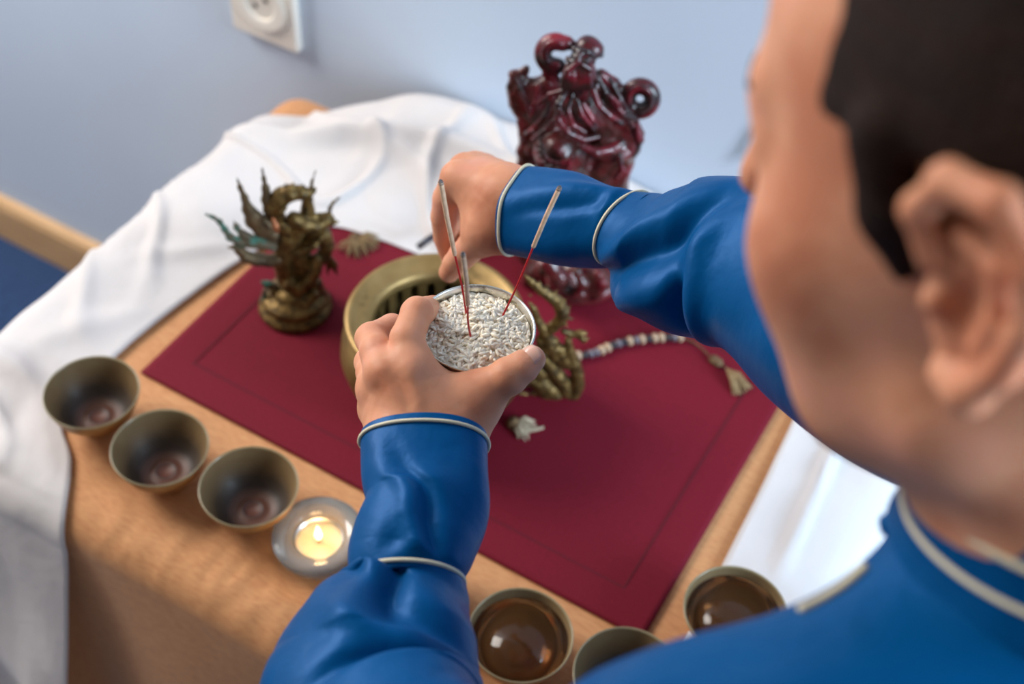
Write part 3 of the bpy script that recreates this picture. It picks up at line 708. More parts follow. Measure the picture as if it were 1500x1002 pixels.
def loose_tassel(name, q_head, q_tip, spread, n, L, m, label, extra=None):
    h = onz(*q_head, TZ+.008); r = empty(name, (h[0], h[1], TZ+.004)); tag(r, label, 'tassel')
    t = tassel_mesh(onz(*q_tip, TZ+.006), h, spread, n, L, 9).build('strands', m, r); tag(t, kind='stuff')
    k = MB().lathe([(.0001, -.006), (.005, -.004), (.0065, 0), (.005, .004), (.0001, .006)], 14, tuple(h)).build('knot', M['cord'], r)
    if extra: MB().tube(catmull([onz(*q, TZ+.0062) for q in extra], 6), .0014, 6).build('cord', m, r)
    return r
loose_tassel('tassel', (752, 620), (775, 637), .9, 40, .020, M['tasselp'], 'pale frayed tassel lying right of the burner foot, near the front', [(757, 626), (775, 631), (796, 626)])
loose_tassel('tassel', (520, 350), (528, 368), 1.5, 60, .024, M['tassel'], 'brown frayed tassel behind the burner, beside the dragon figurine', [(524, 352), (540, 356), (556, 352)])
# dark cord end at the back of the burner
r = empty('black_cord', tuple(onz(628, 352, TZ+.005))); tag(r, 'short black cord end lying on the white cloth behind the burner', 'cord')
MB().tube(catmull([onz(612, 362, TZ+.03), onz(622, 355, TZ+.034), onz(634, 347, TZ+.034), onz(650, 340, TZ+.03)], 6), .0035, 8).build('cord_body', M['bead_d'], r)

# ================================================================== RICE BOWL IN THE HAND
CB = dep(698, 480, .77)                      # centre of the rim
RB = .0348
def rice_bowl():
    r = empty('rice_bowl', (CB[0], CB[1], CB[2]-.037)); tag(r, 'small silver bowl filled with white rice, held in the left hand', 'bowl')
    pr = [(.0001, -.0370), (.014, -.0370), (.016, -.0350), (.024, -.0290), (.0300, -.0180), (.0333, -.0060), (.0345, -.0008), (.0352, .0004), (.0346, .0012), (.0336, .0002),
          (.0322, -.0060), (.0290, -.0170), (.0230, -.0270), (.0001, -.0320)]
    fixn(MB().lathe(pr, 96, tuple(CB)).build('silver_shell', M['silver'], r))
    q = empty('rice', (CB[0], CB[1], CB[2]-.03)); 
    bpy.data.objects.remove(q)
    s = MB(); rr = random.Random(5)
    ring = []
    for j, (t, w) in enumerate([(-1, .0), (-.72, .62), (-.25, 1), (.3, 1), (.75, .6), (1, 0)]): ring.append((t, w))
    for i in range(2600):
        a = rr.random()*6.283; rad = math.sqrt(rr.random())*.0318
        e = rad/.0318
        z = -.0014 - .0036*e**3 + .0016*(1-e*e) + rr.uniform(-.0034, .0010) + .0008*math.sin(rad*200+a*3)
        c = A([CB[0]+rad*math.cos(a), CB[1]+rad*math.sin(a), CB[2]+z])
        th = rr.random()*6.283; el = rr.gauss(0, .28)
        d = A([math.cos(th)*math.cos(el), math.sin(th)*math.cos(el), math.sin(el)])
        L = rr.uniform(.0027, .0039); w0 = rr.uniform(.00105, .00135)
        end = np.hypot(*(c[:2]+d[:2]*L-CB[:2])); end2 = np.hypot(*(c[:2]-d[:2]*L-CB[:2]))
        if max(end, end2) > .0325: d = A([-math.sin(a), math.cos(a), 0]); 
        u = unit(np.cross(d, [0, 0, 1.])); v = np.cross(d, u)
        V = [c-d*L]; F = []
        for t, w in ring[1:-1]:
            for k in range(5):
                g = 2*math.pi*k/5; V.append(c+d*L*t+(u*math.cos(g)+v*math.sin(g)*.85)*w0*w)
        V.append(c+d*L); n = len(V)-1
        for k in range(5): F.append((0, 1+k, 1+(k+1) % 5)); F.append((n, n-5+(k+1) % 5, n-5+k))
        for j in range(3):
            for k in range(5): F.append((1+j*5+k, 6+j*5+k, 6+j*5+(k+1) % 5, 1+j*5+(k+1) % 5))
        s.add(V, F)
    # packed bed under the top grains
    s.lathe([(.0318, -.0072), (.0300, -.0052), (.015, -.0032), (.0001, -.0026)], 40, tuple(CB))
    g = fixn(s.build('rice_grains', M['rice'])); tag(g, 'heap of raw white long grain rice filling the small silver bowl', 'rice', kind='stuff')
rice_bowl()

def stick(bp, tp, mid, label, length=.098, lean=-1):
    """base pixel, tip pixel; red bamboo up to `mid` (fraction) then paste"""
    b = onz(bp[0], bp[1], CB[2]-.0035)
    best = None
    for D in np.linspace(.55, .85, 400):
        t = dep(tp[0], tp[1], D)
        if t[2] < b[2]: continue
        e = abs(np.linalg.norm(t-b)-length)
        if best is None or e < best[0]: best = (e, t)
    t = best[1]; d = unit(t-b); root = b-d*.006
    r = empty('incense_stick', tuple(root)); tag(r, label, 'incense stick', 'incense sticks standing in the rice')
    m_ = b+(t-b)*mid
    bend = unit(np.cross(d, [0, 0, 1.]))*.0008
    MB().tube(catmull([root, b, (b+m_)/2+bend, m_, m_+d*.002], 6), .00062, 8).build('red_core', M['stickr'], r)
    MB().tube([m_, m_+d*.001, (m_+t)/2-bend*.6, t-d*.002, t-d*.001], [.0009, .00135, .0014, .00145, .0013], 10).build('incense_paste', M['incense'], r)
    MB().tube([t-d*.003, t-d*.0012, t], [.00148, .0014, .0005], 10).build('ash_tip', M['ash'], r)
stick((684, 465), (645, 263), .47, 'leftmost incense stick, leaning left with a dark pointed tip in front of the right hand')
stick((690, 497), (678, 370), .42, 'middle incense stick, nearest the viewer and pointing almost straight up')
stick((733, 470), (821, 272), .56, 'rightmost incense stick, leaning right across the blue cuff')

# ================================================================== PERSON
person = empty('person', (.16, .36, 0)); tag(person, 'dark-haired person in a blue silk jacket with cream piping, holding the rice bowl', 'person')
Eh = unit([RT[0], RT[1], 0]); Fh = A([-Eh[1], Eh[0], 0]); Zu = A([0, 0, 1.])
def rel(e, f, z): return CB + Eh*e + Fh*f + Zu*z

def hand_left():
    w1 = P(588, 662, .742); w2 = P(657, 656, .742); el = P(545, 1150, .60)
    jI = [(P(603, 540, .744), .0112), (P(596, 496, .748), .0101), (P(611, 458, .760), .0090), (rel(-.027, .031, -.018), .0082), (rel(-.008, .041, -.024), .0074)]
    jM = [(P(566, 545, .748), .0112), (P(552, 515, .756), .0102), (P(545, 496, .770), .0094), (P(574, 480, .795), .0086), (P(602, 484, .818), .0078)]
    jR = [(P(553, 570, .762), .0108), (P(545, 545, .774), .0096), (P(543, 530, .787), .0092), (P(566, 512, .812), .0084), (P(596, 508, .832), .0074)]
    jL = [(P(552, 600, .772), .0100), (P(546, 575, .788), .0086), (P(546, 562, .798), .0082), (P(562, 548, .818), .0074), (P(586, 542, .834), .0066)]
    jT = [(P(668, 622, .748), .0150), (P(700, 583, .750), .0130), (P(722, 565, .746), .0106), (P(744, 552, .743), .0104), (P(766, 537, .742), .0094), (P(780, 526, .743), .0078)]
    allp = A([p for c in (jI, jM, jR, jL, jT) for p, _ in c]+[w1, w2, w1+(el-w1)*.3, w2+(el-w2)*.3])
    v = Vol(allp.min(0)-.03, allp.max(0)+.03, .0011)
    mw = (w1+w2)/2
    fingers = []
    for c in (jI, jM, jR, jL):
        g = Vol.__new__(Vol); g.lo = v.lo; g.h = v.h; g.n = v.n; g.ax = v.ax; g.F = np.full(v.n, 9., np.float32)
        g.chain(c, .0012)
        # knuckle swell
        g.ell(c[2][0], c[2][1]*1.02, k=.003)
        fingers.append(g.F)
    f = fingers[0]
    for g in fingers[1:]: f = np.minimum(f, g)
    for (p, rr), w, t in ((jI[0], w2, .35), (jM[0], mw+(w2-mw)*.15, .0), (jR[0], w1+(mw-w1)*.5, 0), (jL[0], w1, 0)):
        v.cap(w, p, .0178, rr*1.02, .010)
    v.cap(jI[0][0], jM[0][0], .0112, .0112, .004); v.cap(jM[0][0], jR[0][0], .0108, .0108, .004); v.cap(jR[0][0], jL[0][0], .0100, .0100, .004)
    for c in (jI, jM, jR): v.ell(c[0][0]-FW*.0022, .0098, k=.006)
    h = Vol.__new__(Vol); h.lo = v.lo; h.h = v.h; h.n = v.n; h.ax = v.ax; h.F = np.full(v.n, 9., np.float32)
    h.chain(jT, .0015); h.ell(jT[3][0], .0107, k=.003)
    h.cap(w2, jT[0][0], .019, .0155, .010); h.cap(jT[0][0], jT[1][0], .0155, .0135, .008)
    h.cap(jI[0][0]+(w2-jI[0][0])*.28, jT[1][0], .0092, .0105, .012); h.chain([(P(612, 530, .750), .0085), (P(634, 560, .752), .0090), (P(668, 580, .752), .0095), (P(702, 580, .752), .0100)], .006)
    h.cap(jI[0][0]+(w2-jI[0][0])*.55, jT[1][0]+(jT[0][0]-jT[1][0])*.5, .011, .012, .012)
    kk = .007; q = np.clip(.5+.5*(v.F-h.F)/kk, 0, 1); v.F = v.F*(1-q)+h.F*q-kk*q*(1-q)
    kk = .0045; q = np.clip(.5+.5*(v.F-f)/kk, 0, 1); v.F = v.F*(1-q)+f*q-kk*q*(1-q)
    # forearm
    off = (w2-w1)/2
    v.cap(w1, w1+(el-w1)*.25+FW*.004, .0180, .0165, .012); v.cap(w2, w2+(el-w2)*.25+FW*.004, .0180, .0165, .012)
    v.ell(w1+(w2-w1)*.02-FW*.006+(el-w1)*.02, .012, k=.010)
    # faint tendons
    for c, w in ((jI, .62), (jM, .45), (jR, .3)):
        a = c[0][0]-FW*(c[0][1]*.92); b = w1+(w2-w1)*w-FW*.0172; v.cap(a, b, .0019, .0010, .006)
    v.noise(.00025, 260, 3)
    o = v.mesh('hand', M['skin'], None, 3)
    return o, jT, jI
def nail(o_pt, d, nrm, L, Wd, name='fingernail', parent=None):
    d = unit(d); nrm = unit(nrm-d*np.dot(nrm, d)); s = np.cross(d, nrm); V = []; F = []; a, b = 9, 9
    for i in range(a):
        for j in range(b):
            u = -1+2*i/(a-1); w = -1+2*j/(b-1)
            # squircle outline
            uu = u*math.sqrt(1-.35*w*w); ww = w*math.sqrt(1-.35*u*u)
            V.append(A(o_pt)+d*uu*L+s*ww*Wd+nrm*(-.35*Wd*ww*ww-.08*L*uu*uu))
    F = [(i*b+j, (i+1)*b+j, (i+1)*b+j+1, i*b+j+1) for i in range(a-1) for j in range(b-1)]
    o = mesh(name, V, F, M['nail'], parent); s_ = o.modifiers.new('t', 'SOLIDIFY'); s_.thickness = .0008; s_.offset = 0
    return o

def hand_right():
    w = P(750, 305, .905); wa = P(742, 285, .902); wb = P(750, 328, .905); el = P(1225, 400, .755)
    jI = [(P(672, 262, .915), .0118), (P(655, 290, .932), .0105), (P(651, 318, .945), .0100), (P(652, 348, .962), .0088), (P(662, 380, .975), .0078)]
    jM = [(P(682, 250, .935), .0115), (P(668, 300, .955), .0105), (P(672, 325, .965), .0100), (P(684, 350, .965), .0088), (P(700, 358, .955), .0078)]
    jR = [(P(695, 246, .952), .0110), (P(682, 300, .975), .0098), (P(690, 325, .98), .0095), (P(704, 345, .972), .0085), (P(716, 345, .96), .0075)]
    jL = [(P(712, 248, .962), .0100), (P(700, 300, .985), .0088), (P(706, 320, .985), .0085), (P(716, 335, .975), .0076), (P(724, 335, .965), .0068)]
    jT = [(P(724, 330, .905), .0160), (P(704, 348, .915), .0128), (P(690, 362, .93), .0106), (P(678, 374, .942), .0102), (P(666, 388, .952), .0092), (P(658, 399, .958), .0078)]
    allp = A([p for c in (jI, jM, jR, jL, jT) for p, _ in c]+[wa, wb, wa+(el-wa)*.3, wb+(el-wb)*.3])
    v = Vol(allp.min(0)-.03, allp.max(0)+.03, .0013)
    def fresh():
        g = Vol.__new__(Vol); g.lo = v.lo; g.h = v.h; g.n = v.n; g.ax = v.ax; g.F = np.full(v.n, 9., np.float32); return g
    f = None
    for c in (jI, jM, jR, jL):
        g = fresh(); g.chain(c, .0012); f = g.F if f is None else np.minimum(f, g.F)
    for (p, rr), ww in ((jI[0], wa+(wb-wa)*.35), (jM[0], wa+(wb-wa)*.2), (jR[0], wa), (jL[0], wa+FW*.01)):
        v.cap(ww, p, .0185, rr*1.04, .010)
    for c in (jI, jM): v.ell(c[0][0]-FW*.0018, .0105, k=.006)
    h = fresh(); h.chain(jT, .0015); h.cap(wb, jT[0][0], .019, .0165, .010)
    h.cap(jI[0][0]+(wa-jI[0][0])*.35, jT[0][0], .012, .014, .012); h.cap(jI[0][0]+(wa-jI[0][0])*.2, jT[1][0], .008, .0095, .010)
    kk = .008; q = np.clip(.5+.5*(v.F-h.F)/kk, 0, 1); v.F = v.F*(1-q)+h.F*q-kk*q*(1-q)
    kk = .0045; q = np.clip(.5+.5*(v.F-f)/kk, 0, 1); v.F = v.F*(1-q)+f*q-kk*q*(1-q)
    v.cap(wa, wa+(el-wa)*.25+FW*.004, .0170, .0150, .012); v.cap(wb, wb+(el-wb)*.25+FW*.004, .0170, .0150, .012)
    v.noise(.00025, 260, 3)
    return v.mesh('hand', M['skin'], None, 3), jT

# head frame: x forward, y to the person's left, z up
hc = A([.0051, .3474, 1.3132])
hf = unit([-.961, .225, -.160]); hu = A([-.137, .115, .984]); hu = unit(hu-hf*np.dot(hu, hf)); hl = np.cross(hu, hf)
_a = math.radians(9); hf, hu = hf*math.cos(_a)-hu*math.sin(_a), hu*math.cos(_a)+hf*math.sin(_a)
def H(x, y, z): return hc+hf*x+hl*y+hu*z
RH = A([hf, hl, hu])
NECK = A([.062, .324, 1.19])
CH = A([.13, .33, 1.03]); SL = A([-.001, .180, 1.115]); SR = A([.10, .47, 1.11])
EL = P(545, 1150, .60); ER = P(1225, 400, .755)
def body():
    v = Vol(A([-.42, -.05, .02]), A([.42, .82, 1.52]), .0042)
    # head
    v.ell(H(-.012, 0, .028), (.094, .074, .085), RH)
    v.ell(H(.030, 0, -.020), (.062, .062, .080), RH, k=.03); v.ell(H(.020, 0, .050), (.072, .062, .052), RH, k=.02)
    v.ell(H(.040, 0, -.070), (.042, .045, .040), RH, k=.03)
    v.cap(H(.01, .045, -.065), H(.062, .012, -.092), .020, .020, .02); v.cap(H(.01, -.045, -.065), H(.062, -.012, -.092), .020, .020, .02)
    v.ell(H(.076, 0, -.095), .014, k=.015)
    for s in (1, -1):
        v.ell(H(.060, s*.038, -.028), .018, k=.02); v.cap(H(.058, s*.040, -.020), H(.046, s*.036, -.075), .020, .018, .02)
        v.ell(H(.080, s*.030, .012), .014, k=.012)
        v.ell(H(.078, s*.022, .030), (.012, .024, .008), RH, k=.010)
        v.ell(H(.088, s*.032, .006), .011, k=.006, sub=True); v.ell(H(.0765, s*.031, .007), .0120, k=.002)
        v.cap(H(.086, s*.021, .012), H(.079, s*.044, .010), .0045, .004, .004)
    v.cap(H(.092, 0, .010), H(.110, 0, -.026), .007, .010, .008)
    v.cap(H(.086, -.012, -.055), H(.086, .012, -.055), .007, .007, .006)
    v.cap(H(-.012, 0, -.05), NECK, .051, .052, .025); v.cap(NECK, (NECK+CH)/2+A([0.02, 0, .0]), .052, .04, .02)
    # torso, hips and legs
    v.cap(CH+A([0, -.06, .02]), CH+A([0, .08, .02]), .085, .085, .05); v.cap(CH+A([.02, 0, 0]), (.21, .33, .82), .11, .11, .06)
    v.cap((.23, .26, .80), (.23, .42, .80), .10, .10, .06)
    v.cap(CH+A([0, -.05, .05]), SL, .045, .038, .03); v.cap(CH+A([0, .07, .05]), SR, .05, .045, .04)
    v.cap(SL, P(860, 1292, .525), .036, .032, .02); v.cap(P(860, 1292, .525), EL+FW*.01, .032, .028, .02); v.cap(SR, ER+FW*.02, .036, .028, .02)
    wl = P(620, 655, .738); wr = P(750, 305, .905)
    v.cap(EL+FW*.02, wl+(EL-wl)*.3+FW*.008, .030, .017, .015); v.cap(ER+FW*.02, wr+(ER-wr)*.3+FW*.008, .030, .017, .015)
    for y in (.26, .42):
        v.chain([(A([.23, y, .76]), .078), (A([.23, y, .45]), .055), (A([.25, y, .10]), .036), (A([.24, y, .07]), .036), (A([.13, y, .035]), .024)], .02)
    return v.mesh('body', M['skin'], person, 2)
b = body()
hL, jT, jI = hand_left(); hR, jTR = hand_right()
# join the hands to the body: one continuous figure
for hnd in (hL, hR):
    hnd.modifiers.clear()
def smooth_np(o, it):
    me = o.data; n = len(me.vertices); co = np.empty(n*3); me.vertices.foreach_get('co', co); co = co.reshape(-1, 3)
    e = np.empty(len(me.edges)*2, int); me.edges.foreach_get('vertices', e); e = e.reshape(-1, 2)
    deg = np.bincount(e.ravel(), minlength=n)[:, None].clip(1)
    for _ in range(it):
        s = np.zeros_like(co)
        for k in range(3):
            s[:, k] = np.bincount(e[:, 0], co[e[:, 1], k], n)+np.bincount(e[:, 1], co[e[:, 0], k], n)
        co = co*.5+.5*s/deg
    me.vertices.foreach_set('co', co.ravel()); me.update()
b.modifiers.clear(); smooth_np(b, 3); smooth_np(hL, 3); smooth_np(hR, 3)
off = A(base(person))
bm = bmesh.new(); bm.from_mesh(b.data)
for hnd in (hL, hR):
    hnd.data.transform(Matrix.Translation(Vector(-off))); bm.from_mesh(hnd.data); bpy.data.objects.remove(hnd)
bm.to_mesh(b.data); bm.free()
b.data.polygons.foreach_set('use_smooth', [True]*len(b.data.polygons))

# nails
td = jT[-1][0]-jT[-3][0]
nail(jT[-1][0]-td*.20+unit(-FW+UP*.55+RT*.05)*.0083, td, -FW+UP*.55+RT*.05, .0068, .0058, parent=person)
td = jTR[-1][0]-jTR[-3][0]
nail(jTR[-1][0]-td*.15+unit(-FW-RT*.1-UP*.1)*.0080, td, -FW-RT*.1-UP*.1, .0064, .0056, parent=person)

def ear():
    lo = H(-.01, .075, 0)
    v = Vol(lo-.06, lo+.06, .0014)
    for s in (1,):
        c = lambda x, z, y=.078: H(x-.008, y, z)
        v.ell(H(-.012, .074, -.004), (.017, .006, .028), RH, k=.004)
        v.chain([(c(.010, .008), .0040), (c(.014, .022, .079), .0045), (c(.004, .034, .083), .0050), (c(-.012, .034, .088), .0050), (c(-.022, .020, .090), .0048), (c(-.022, .002, .088), .0045),
                 (c(-.014, -.016, .084), .0045), (c(-.004, -.028, .080), .0065), (c(.004, -.027, .077), .0055)], .003)
        v.chain([(c(.000, .018, .080), .0030), (c(-.012, .014, .084), .0032), (c(-.012, -.002, .084), .0032), (c(-.006, -.014, .081), .0032)], .003)
        v.ell(c(.008, -.004, .078), .0045, k=.003)
        v.ell(c(-.001, -.002, .084), (.006, .008, .009), RH, k=.002, sub=True)
    o = v.mesh('ear', M['skin'], person, 2)
ear()
def hair():
    v = Vol(hc-.15, hc+.15, .0025)
    v.ell(H(-.016, 0, .034), (.101, .0805, .090), RH)
    v.ell(H(-.105, 0, .02), (.035, .038, .035), RH, k=.015)
    # cut the face side and the neck
    X, Y, Z = v.ax[0][:, None, None], v.ax[1][None, :, None], v.ax[2][None, None, :]
    d = [X-hc[0], Y-hc[1], Z-hc[2]]
    fx = sum(d[i]*hf[i] for i in range(3)); fy = sum(d[i]*hl[i] for i in range(3)); fz = sum(d[i]*hu[i] for i in range(3))
    f1 = fx-(.036+.50*np.maximum(fz-.008, 0))
    low = np.where(fx > -.02, .034, np.where(fx > -.045, .034-(-.02-fx)*4.2, -.071)); f2 = low-fz
    st = np.maximum(f1, f2)
    v.F = np.maximum(v.F, st).astype(np.float32)
    v.chain([(H(.020, .071, .036), .011), (H(.017, .073, .015), .009), (H(.013, .072, -.002), .004)], .004)
    v.noise(.0006, 120, 7)
    v.mesh('hair', M['hair'], person, 3)
hair()
for sd in (1, -1):
    e_ = MB().lathe([(.0001, -.0125), (.006, -.0110), (.0108, -.0062), (.0125, 0), (.0108, .0062), (.006, .0110), (.0001, .0125)], 20, tuple(H(.0735, sd*.031, .005)))
    fixn(e_.build('eye', pm('eye_white', [(230, 224, 218)], rough=.15), person))
    MB().tube([H(.0835, sd*.030, .0), H(.0862, sd*.030, -.0008)], [.0052, .0044], 14).build('iris', pm('iris_brown', [(46, 28, 18)], rough=.1), person)
    MB().tube(catmull([H(.090, sd*.014, .026), H(.091, sd*.026, .031), H(.082, sd*.044, .028)], 6), [.0012]+[.0024]*11+[.0008], 8).build('eyebrow', M['hair'], person)
for zz in (-.053, -.060):
    MB().tube(catmull([H(.080, -.022, -.0565), H(.0905, -.009, zz), H(.0925, 0, zz-.0005), H(.0905, .009, zz), H(.080, .022, -.0565)], 5), [.001]+[.0038]*19+[.001], 10).build('lip', M['lips'], person)
# trousers and shoes
v = Vol(A([.02, .12, .0]), A([.42, .56, .95]), .006)
v.cap((.24, .27, .80), (.24, .42, .80), .118, .118, .04)
for y in (.26, .42): v.cap((.23, y, .76), (.24, y, .09), .095, .062, .03)
v.noise(.003, 30, 5)
v.mesh('trousers', M['trouser'], person, 3)
for y in (.26, .42):
    v = Vol(A([.04, y-.07, .0]), A([.34, y+.07, .14]), .004)
    v.cap((.26, y, .042), (.13, y, .034), .038, .032, .01); v.cap((.26, y, .04), (.26, y, .09), .038, .042, .01)
    v.F = np.maximum(v.F, .003-v.ax[2][None, None, :]+0*v.F)
    v.mesh('shoe', M['shoe'], person, 2)
# eyelashes
s = MB()
for i in range(11):
    t = i/10; y = .020+.022*t; a = H(.098-.010*t, y, .004); b_ = a+hf*.007+hl*(t-.4)*.006-hu*.003
    s.tube([a, (a+b_)/2-hu*.001, b_], [.00022, .00018, .0001], 4)
s.build('eyelashes', M['hair'], person)

# ---- garment tubes
def rings(secs, per, nseg, foldf, asp=.85):
    """secs: (px, py, D, half width px). returns ring points [n, nseg, 3], centres, axes"""
    ctl = [np.concatenate([P(q[0], q[1], q[2]), [q[3]*q[2]/FPX, q[4] if len(q) > 4 else asp]]) for q in secs]
    c = catmull(ctl, per); n = len(c); out = np.zeros((n, nseg, 3)); fr = []
    for i in range(n):
        t = unit(c[min(i+1, n-1), :3]-c[max(i-1, 0), :3])
        side = unit(np.cross(t, -FW)); up = np.cross(side, t)         # up points to the room side
        fr.append((t, side, up))
        for j in range(nseg):
            th = 2*math.pi*j/nseg; s = i/(n-1)
            dd = foldf(s, th)
            out[i, j] = c[i, :3]+side*math.cos(th)*(c[i, 3]+dd)+up*math.sin(th)*(c[i, 3]*c[i, 4]+dd)
    return out, c, fr
def tube_mesh(R, name, m, parent, thick=.0012):
    n, k = R.shape[:2]; V = R.reshape(-1, 3)
    F = [(i*k+j, i*k+(j+1) % k, (i+1)*k+(j+1) % k, (i+1)*k+j) for i in range(n-1) for j in range(k)]
    o = mesh(name, V, F, m, parent); fixn(o)
    s = o.modifiers.new('thickness', 'SOLIDIFY'); s.thickness = thick; s.offset = -1
    return o
def ring_pipe(R, C, i, out, r, name, parent, a0=0, a1=1):
    k = R.shape[1]; js = [int(j) % k for j in np.linspace(a0*k, a1*k, 64)]
    pts = [R[i, j]+unit(R[i, j]-C[i, :3])*out for j in js]
    return MB().tube(pts, r, 8).build(name, M['pipe'], parent)
def bump1(x, c, w): return np.exp(-((x-c)/w)**2)

def fold_lc(s, th):
    d = .0012*math.sin(2*th+4*s)+.0010*math.sin(3*th-6*s+1)
    d += .0030*bump1(s, .42, .10)*math.sin(th*1.0-.6)*.6
    d -= .0045*bump1(th-(1.15+1.6*(s-.2)), 0, .16)*np.clip(s*3, 0, 1)*bump1(s, .55, .33)
    d += .0040*bump1(th-(.80+1.5*(s-.2)), 0, .20)*bump1(s, .6, .3)
    d -= .0035*bump1(th-(2.2-1.2*s), 0, .3)*bump1(s, .75, .16)
    d += .0030*bump1(th-(1.7), 0, .5)*bump1(s, .38, .12)
    return d*(1-.85*np.clip((s-.72)/.12, 0, 1))
R1, C1, f1 = rings([(624, 640, .738, 92, .70), (622, 690, .724, 90, .74), (621, 740, .711, 88, .78), (607, 790, .696, 90, .80), (596, 836, .686, 86, .78), (594, 890, .674, 66, .7)], 26, 140, fold_lc)
tube_mesh(R1, 'cuff', M['silk'], person)
ring_pipe(R1, C1, 8, .0008, .0011, 'piping', person)
def fold_ls(s, th):
    e0 = min(1., s/.12)**2; d = e0*.0025*math.sin(2*th+3*s+1)
    d += e0*.006*bump1(s, .30, .12)*bump1(th, 2.0, .9)
    d -= e0*.007*bump1(th-(1.25+.9*s), 0, .17)*bump1(s, .22, .2)
    d += e0*.006*bump1(th-(.85+.9*s), 0, .22)*bump1(s, .25, .22)
    d -= .006*bump1(s-(.30+.10*(th-1.5)), 0, .05)*bump1(th, 1.4, .9)
    d += .006*bump1(s-(.42+.12*(th-1.5)), 0, .06)*bump1(th, 1.4, 1.0)
    d -= .006*bump1(s-(.55-.10*(th-1.5)), 0, .05)*bump1(th, 1.8, .9)
    return d
R2, C2, f2 = rings([(589, 856, .681, 90, .92), (588, 874, .677, 94, .94), (572, 920, .664, 118, .9), (552, 990, .648, 152, .9), (545, 1080, .622, 170, .95), (620, 1180, .585, 185, 1.), (860, 1292, .52, 208, 1.), (1168, 1361, .44, 262, 1.)], 20, 140, fold_ls)
sleeve_l = tube_mesh(R2, 'sleeve', M['silk'], person)
ring_pipe(R2, C2, 0, .0006, .0012, 'piping', person)

def fold_rc(s, th):
    d = .0012*math.sin(2*th+5*s)+.0008*math.sin(5*th-4*s)
    d -= .003*bump1(th-(1.2+1.2*s), 0, .2)*bump1(s, .5, .3); d += .003*bump1(th-(1.7+1.2*s), 0, .25)*bump1(s, .55, .3)
    d += .003*bump1(s-(.72+.06*(th-1.5)), 0, .05)*bump1(th, 2.0, .6)
    return d
R3, C3, f3 = rings([(758, 308, .894, 65, .80), (790, 314, .884, 66, .82), (830, 322, .870, 67, .78), (870, 330, .860, 62, .82), (915, 335, .849, 58, .85), (950, 340, .838, 60, .85)], 22, 130, fold_rc)
tube_mesh(R3, 'cuff', M['silk'], person)
ring_pipe(R3, C3, 5, .0008, .0011, 'piping', person)
def fold_rs(s, th):
    e0 = min(1., s/.08); d = .002*math.sin(2*th+3*s)
    d += e0*.007*bump1(th-(.2+6.0*(s-.22)), 0, .30)*bump1(s, .30, .16)
    d -= e0*.010*bump1(th-(.75+6.0*(s-.22)), 0, .26)*bump1(s, .30, .16)
    d += e0*.005*bump1(th-(1.3+6.0*(s-.22)), 0, .26)*bump1(s, .26, .14)
    d -= .008*bump1(s-(.40), 0, .03)*bump1(th, .9, .8)
    d += .008*bump1(s-(.46), 0, .04)*bump1(th, .9, .9)
    return d
R4, C4, f4 = rings([(915, 334, .848, 60, .95), (932, 343, .842, 68, .92), (965, 362, .83, 92, .85), (1010, 376, .81, 112, .8), (1070, 380, .79, 118, .8), (1140, 402, .765, 132, .85), (1230, 455, .735, 160, .9), (1330, 530, .69, 165, .9), (1450, 590, .65, 160, .9), (1620, 640, .61, 160, .9)], 18, 140, fold_rs)
tube_mesh(R4, 'sleeve', M['silk'], person)
ring_pipe(R4, C4, 0, .0006, .0011, 'piping', person)

# jacket body
def jacket():
    v = Vol(A([-.30, -.03, .55]), A([.42, .82, 1.36]), .0045)
    v.cap(CH+A([-.01, -.07, .04]), CH+A([-.01, .09, .04]), .10, .10, .05); v.cap(CH+A([.01, 0, .02]), (.22, .33, .80), .135, .15, .06)
    v.cap((.20, .27, .78), (.20, .42, .78), .13, .13, .06); v.cap((.24, .27, .70), (.24, .42, .70), .14, .14, .04)
    v.cap(CH+A([0, -.04, .09]), SL, .070, .060, .06); v.cap(CH+A([0, .07, .06]), SR, .065, .06, .05)
    v.cap(SL, NECK+A([.012, -.02, -.052]), .071, .050, .04); v.cap(SL, P(900, 1310, .51), .066, .054, .03)
    v.cap(NECK-A([0, 0, .024]), (NECK+CH)/2, .050, .080, .04)
    v.noise(.0035, 26, 14)
    # open neck and hem
    return v.mesh('jacket', M['silk'], person, 3)
jk = jacket()
from mathutils.bvhtree import BVHTree
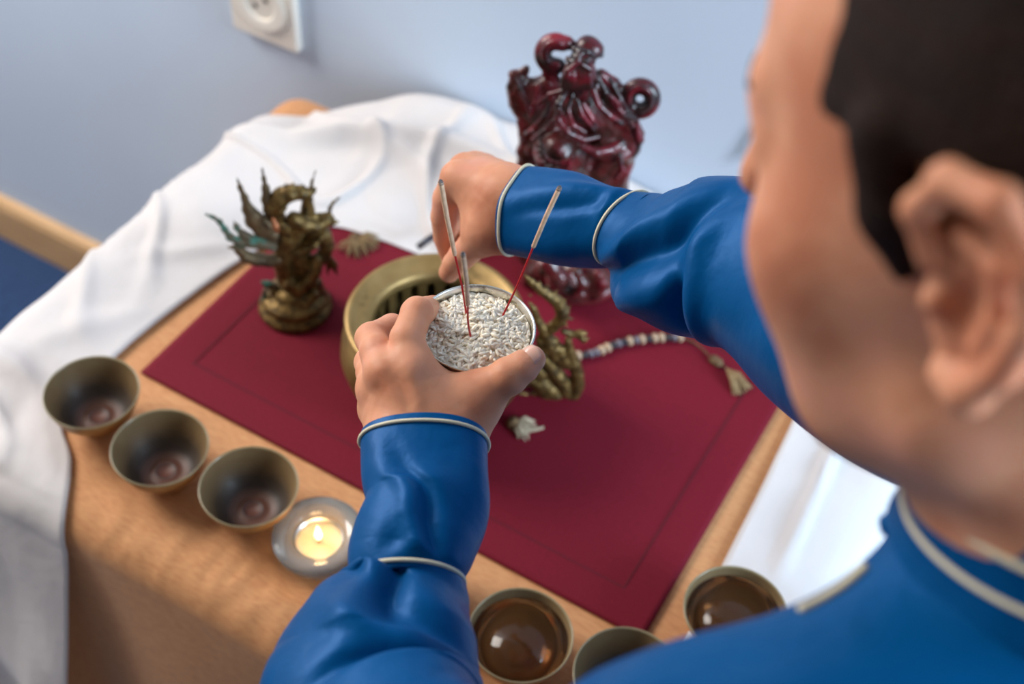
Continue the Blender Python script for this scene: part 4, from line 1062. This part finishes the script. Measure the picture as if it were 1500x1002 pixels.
def on_jacket(px, py):
    d = FW + RT*(px-750)/FPX - UP*(py-501)/FPX
    best = None
    for bv in BVS:
        h = bv.ray_cast(Vector(CAM-A(base(jk))), Vector(unit(d)))
        if h[0] is not None and (best is None or h[3] < best[2]): best = (A(h[0])+A(base(jk)), A(h[1]), h[3])
    return best[:2] if best else None
BVS = [BVHTree.FromPolygons([v.co for v in q.data.vertices], [tuple(p.vertices) for p in q.data.polygons]) for q in (jk, sleeve_l)]
pp = []
for x in (1172, 1205, 1240, 1270):
    for y in range(780, 1000, 2):                      # the seam follows the crest of the shoulder
        h = on_jacket(x, y)
        if h: pp.append(on_jacket(x, y+16) or h); break
if len(pp) > 2: MB().tube(catmull([p+n*.0006*np.sign(np.dot(n, CAM-p)) for p, n in pp], 6), .0019, 8).build('piping', M['pipe'], person)
for x in range(1255, 1330, 2):
    h = on_jacket(x, 768)
    if h:
        fixn(MB().lathe([(.0001, -.005), (.0035, -.0042), (.0052, 0), (.0035, .0042), (.0001, .005)], 20, tuple(h[0]-RT*.002)).build('knot_button', M['silk'], person)); break

# standing collar with piping, seam piping and knot buttons
def collar():
    c0 = NECK+A([.0, 0, .008]); ax_ = unit(A([0, 0, 1.])+hf*.22-hl*.22); a = unit(hf-ax_*np.dot(hf, ax_)); bb = np.cross(ax_, a)
    V = []; F = []; n = 72; prof_ = [(.064, -.012), (.0605, 0), (.0585, .014), (.0575, .028), (.0562, .0285), (.0565, .014), (.058, 0)]
    for rr, h in prof_:
        for k in range(n):
            w = .10+(2*math.pi-.20)*k/(n-1); V.append(c0+ax_*(h+.010*math.cos(w)*-.4)+a*math.cos(w)*rr*1.06+bb*math.sin(w)*rr*.96)
    for i in range(len(prof_)-1):
        for k in range(n-1): F.append((i*n+k, i*n+k+1, (i+1)*n+k+1, (i+1)*n+k))
    fixn(mesh('collar', V, F, M['silk'], person))
    MB().tube([V[2*n+k] for k in range(n)], .0015, 8).build('piping', M['pipe'], person)
    MB().tube([A(V[1*n+k])*1+a*0 for k in range(n)], .0012, 8).build('piping', M['pipe'], person)
collar()
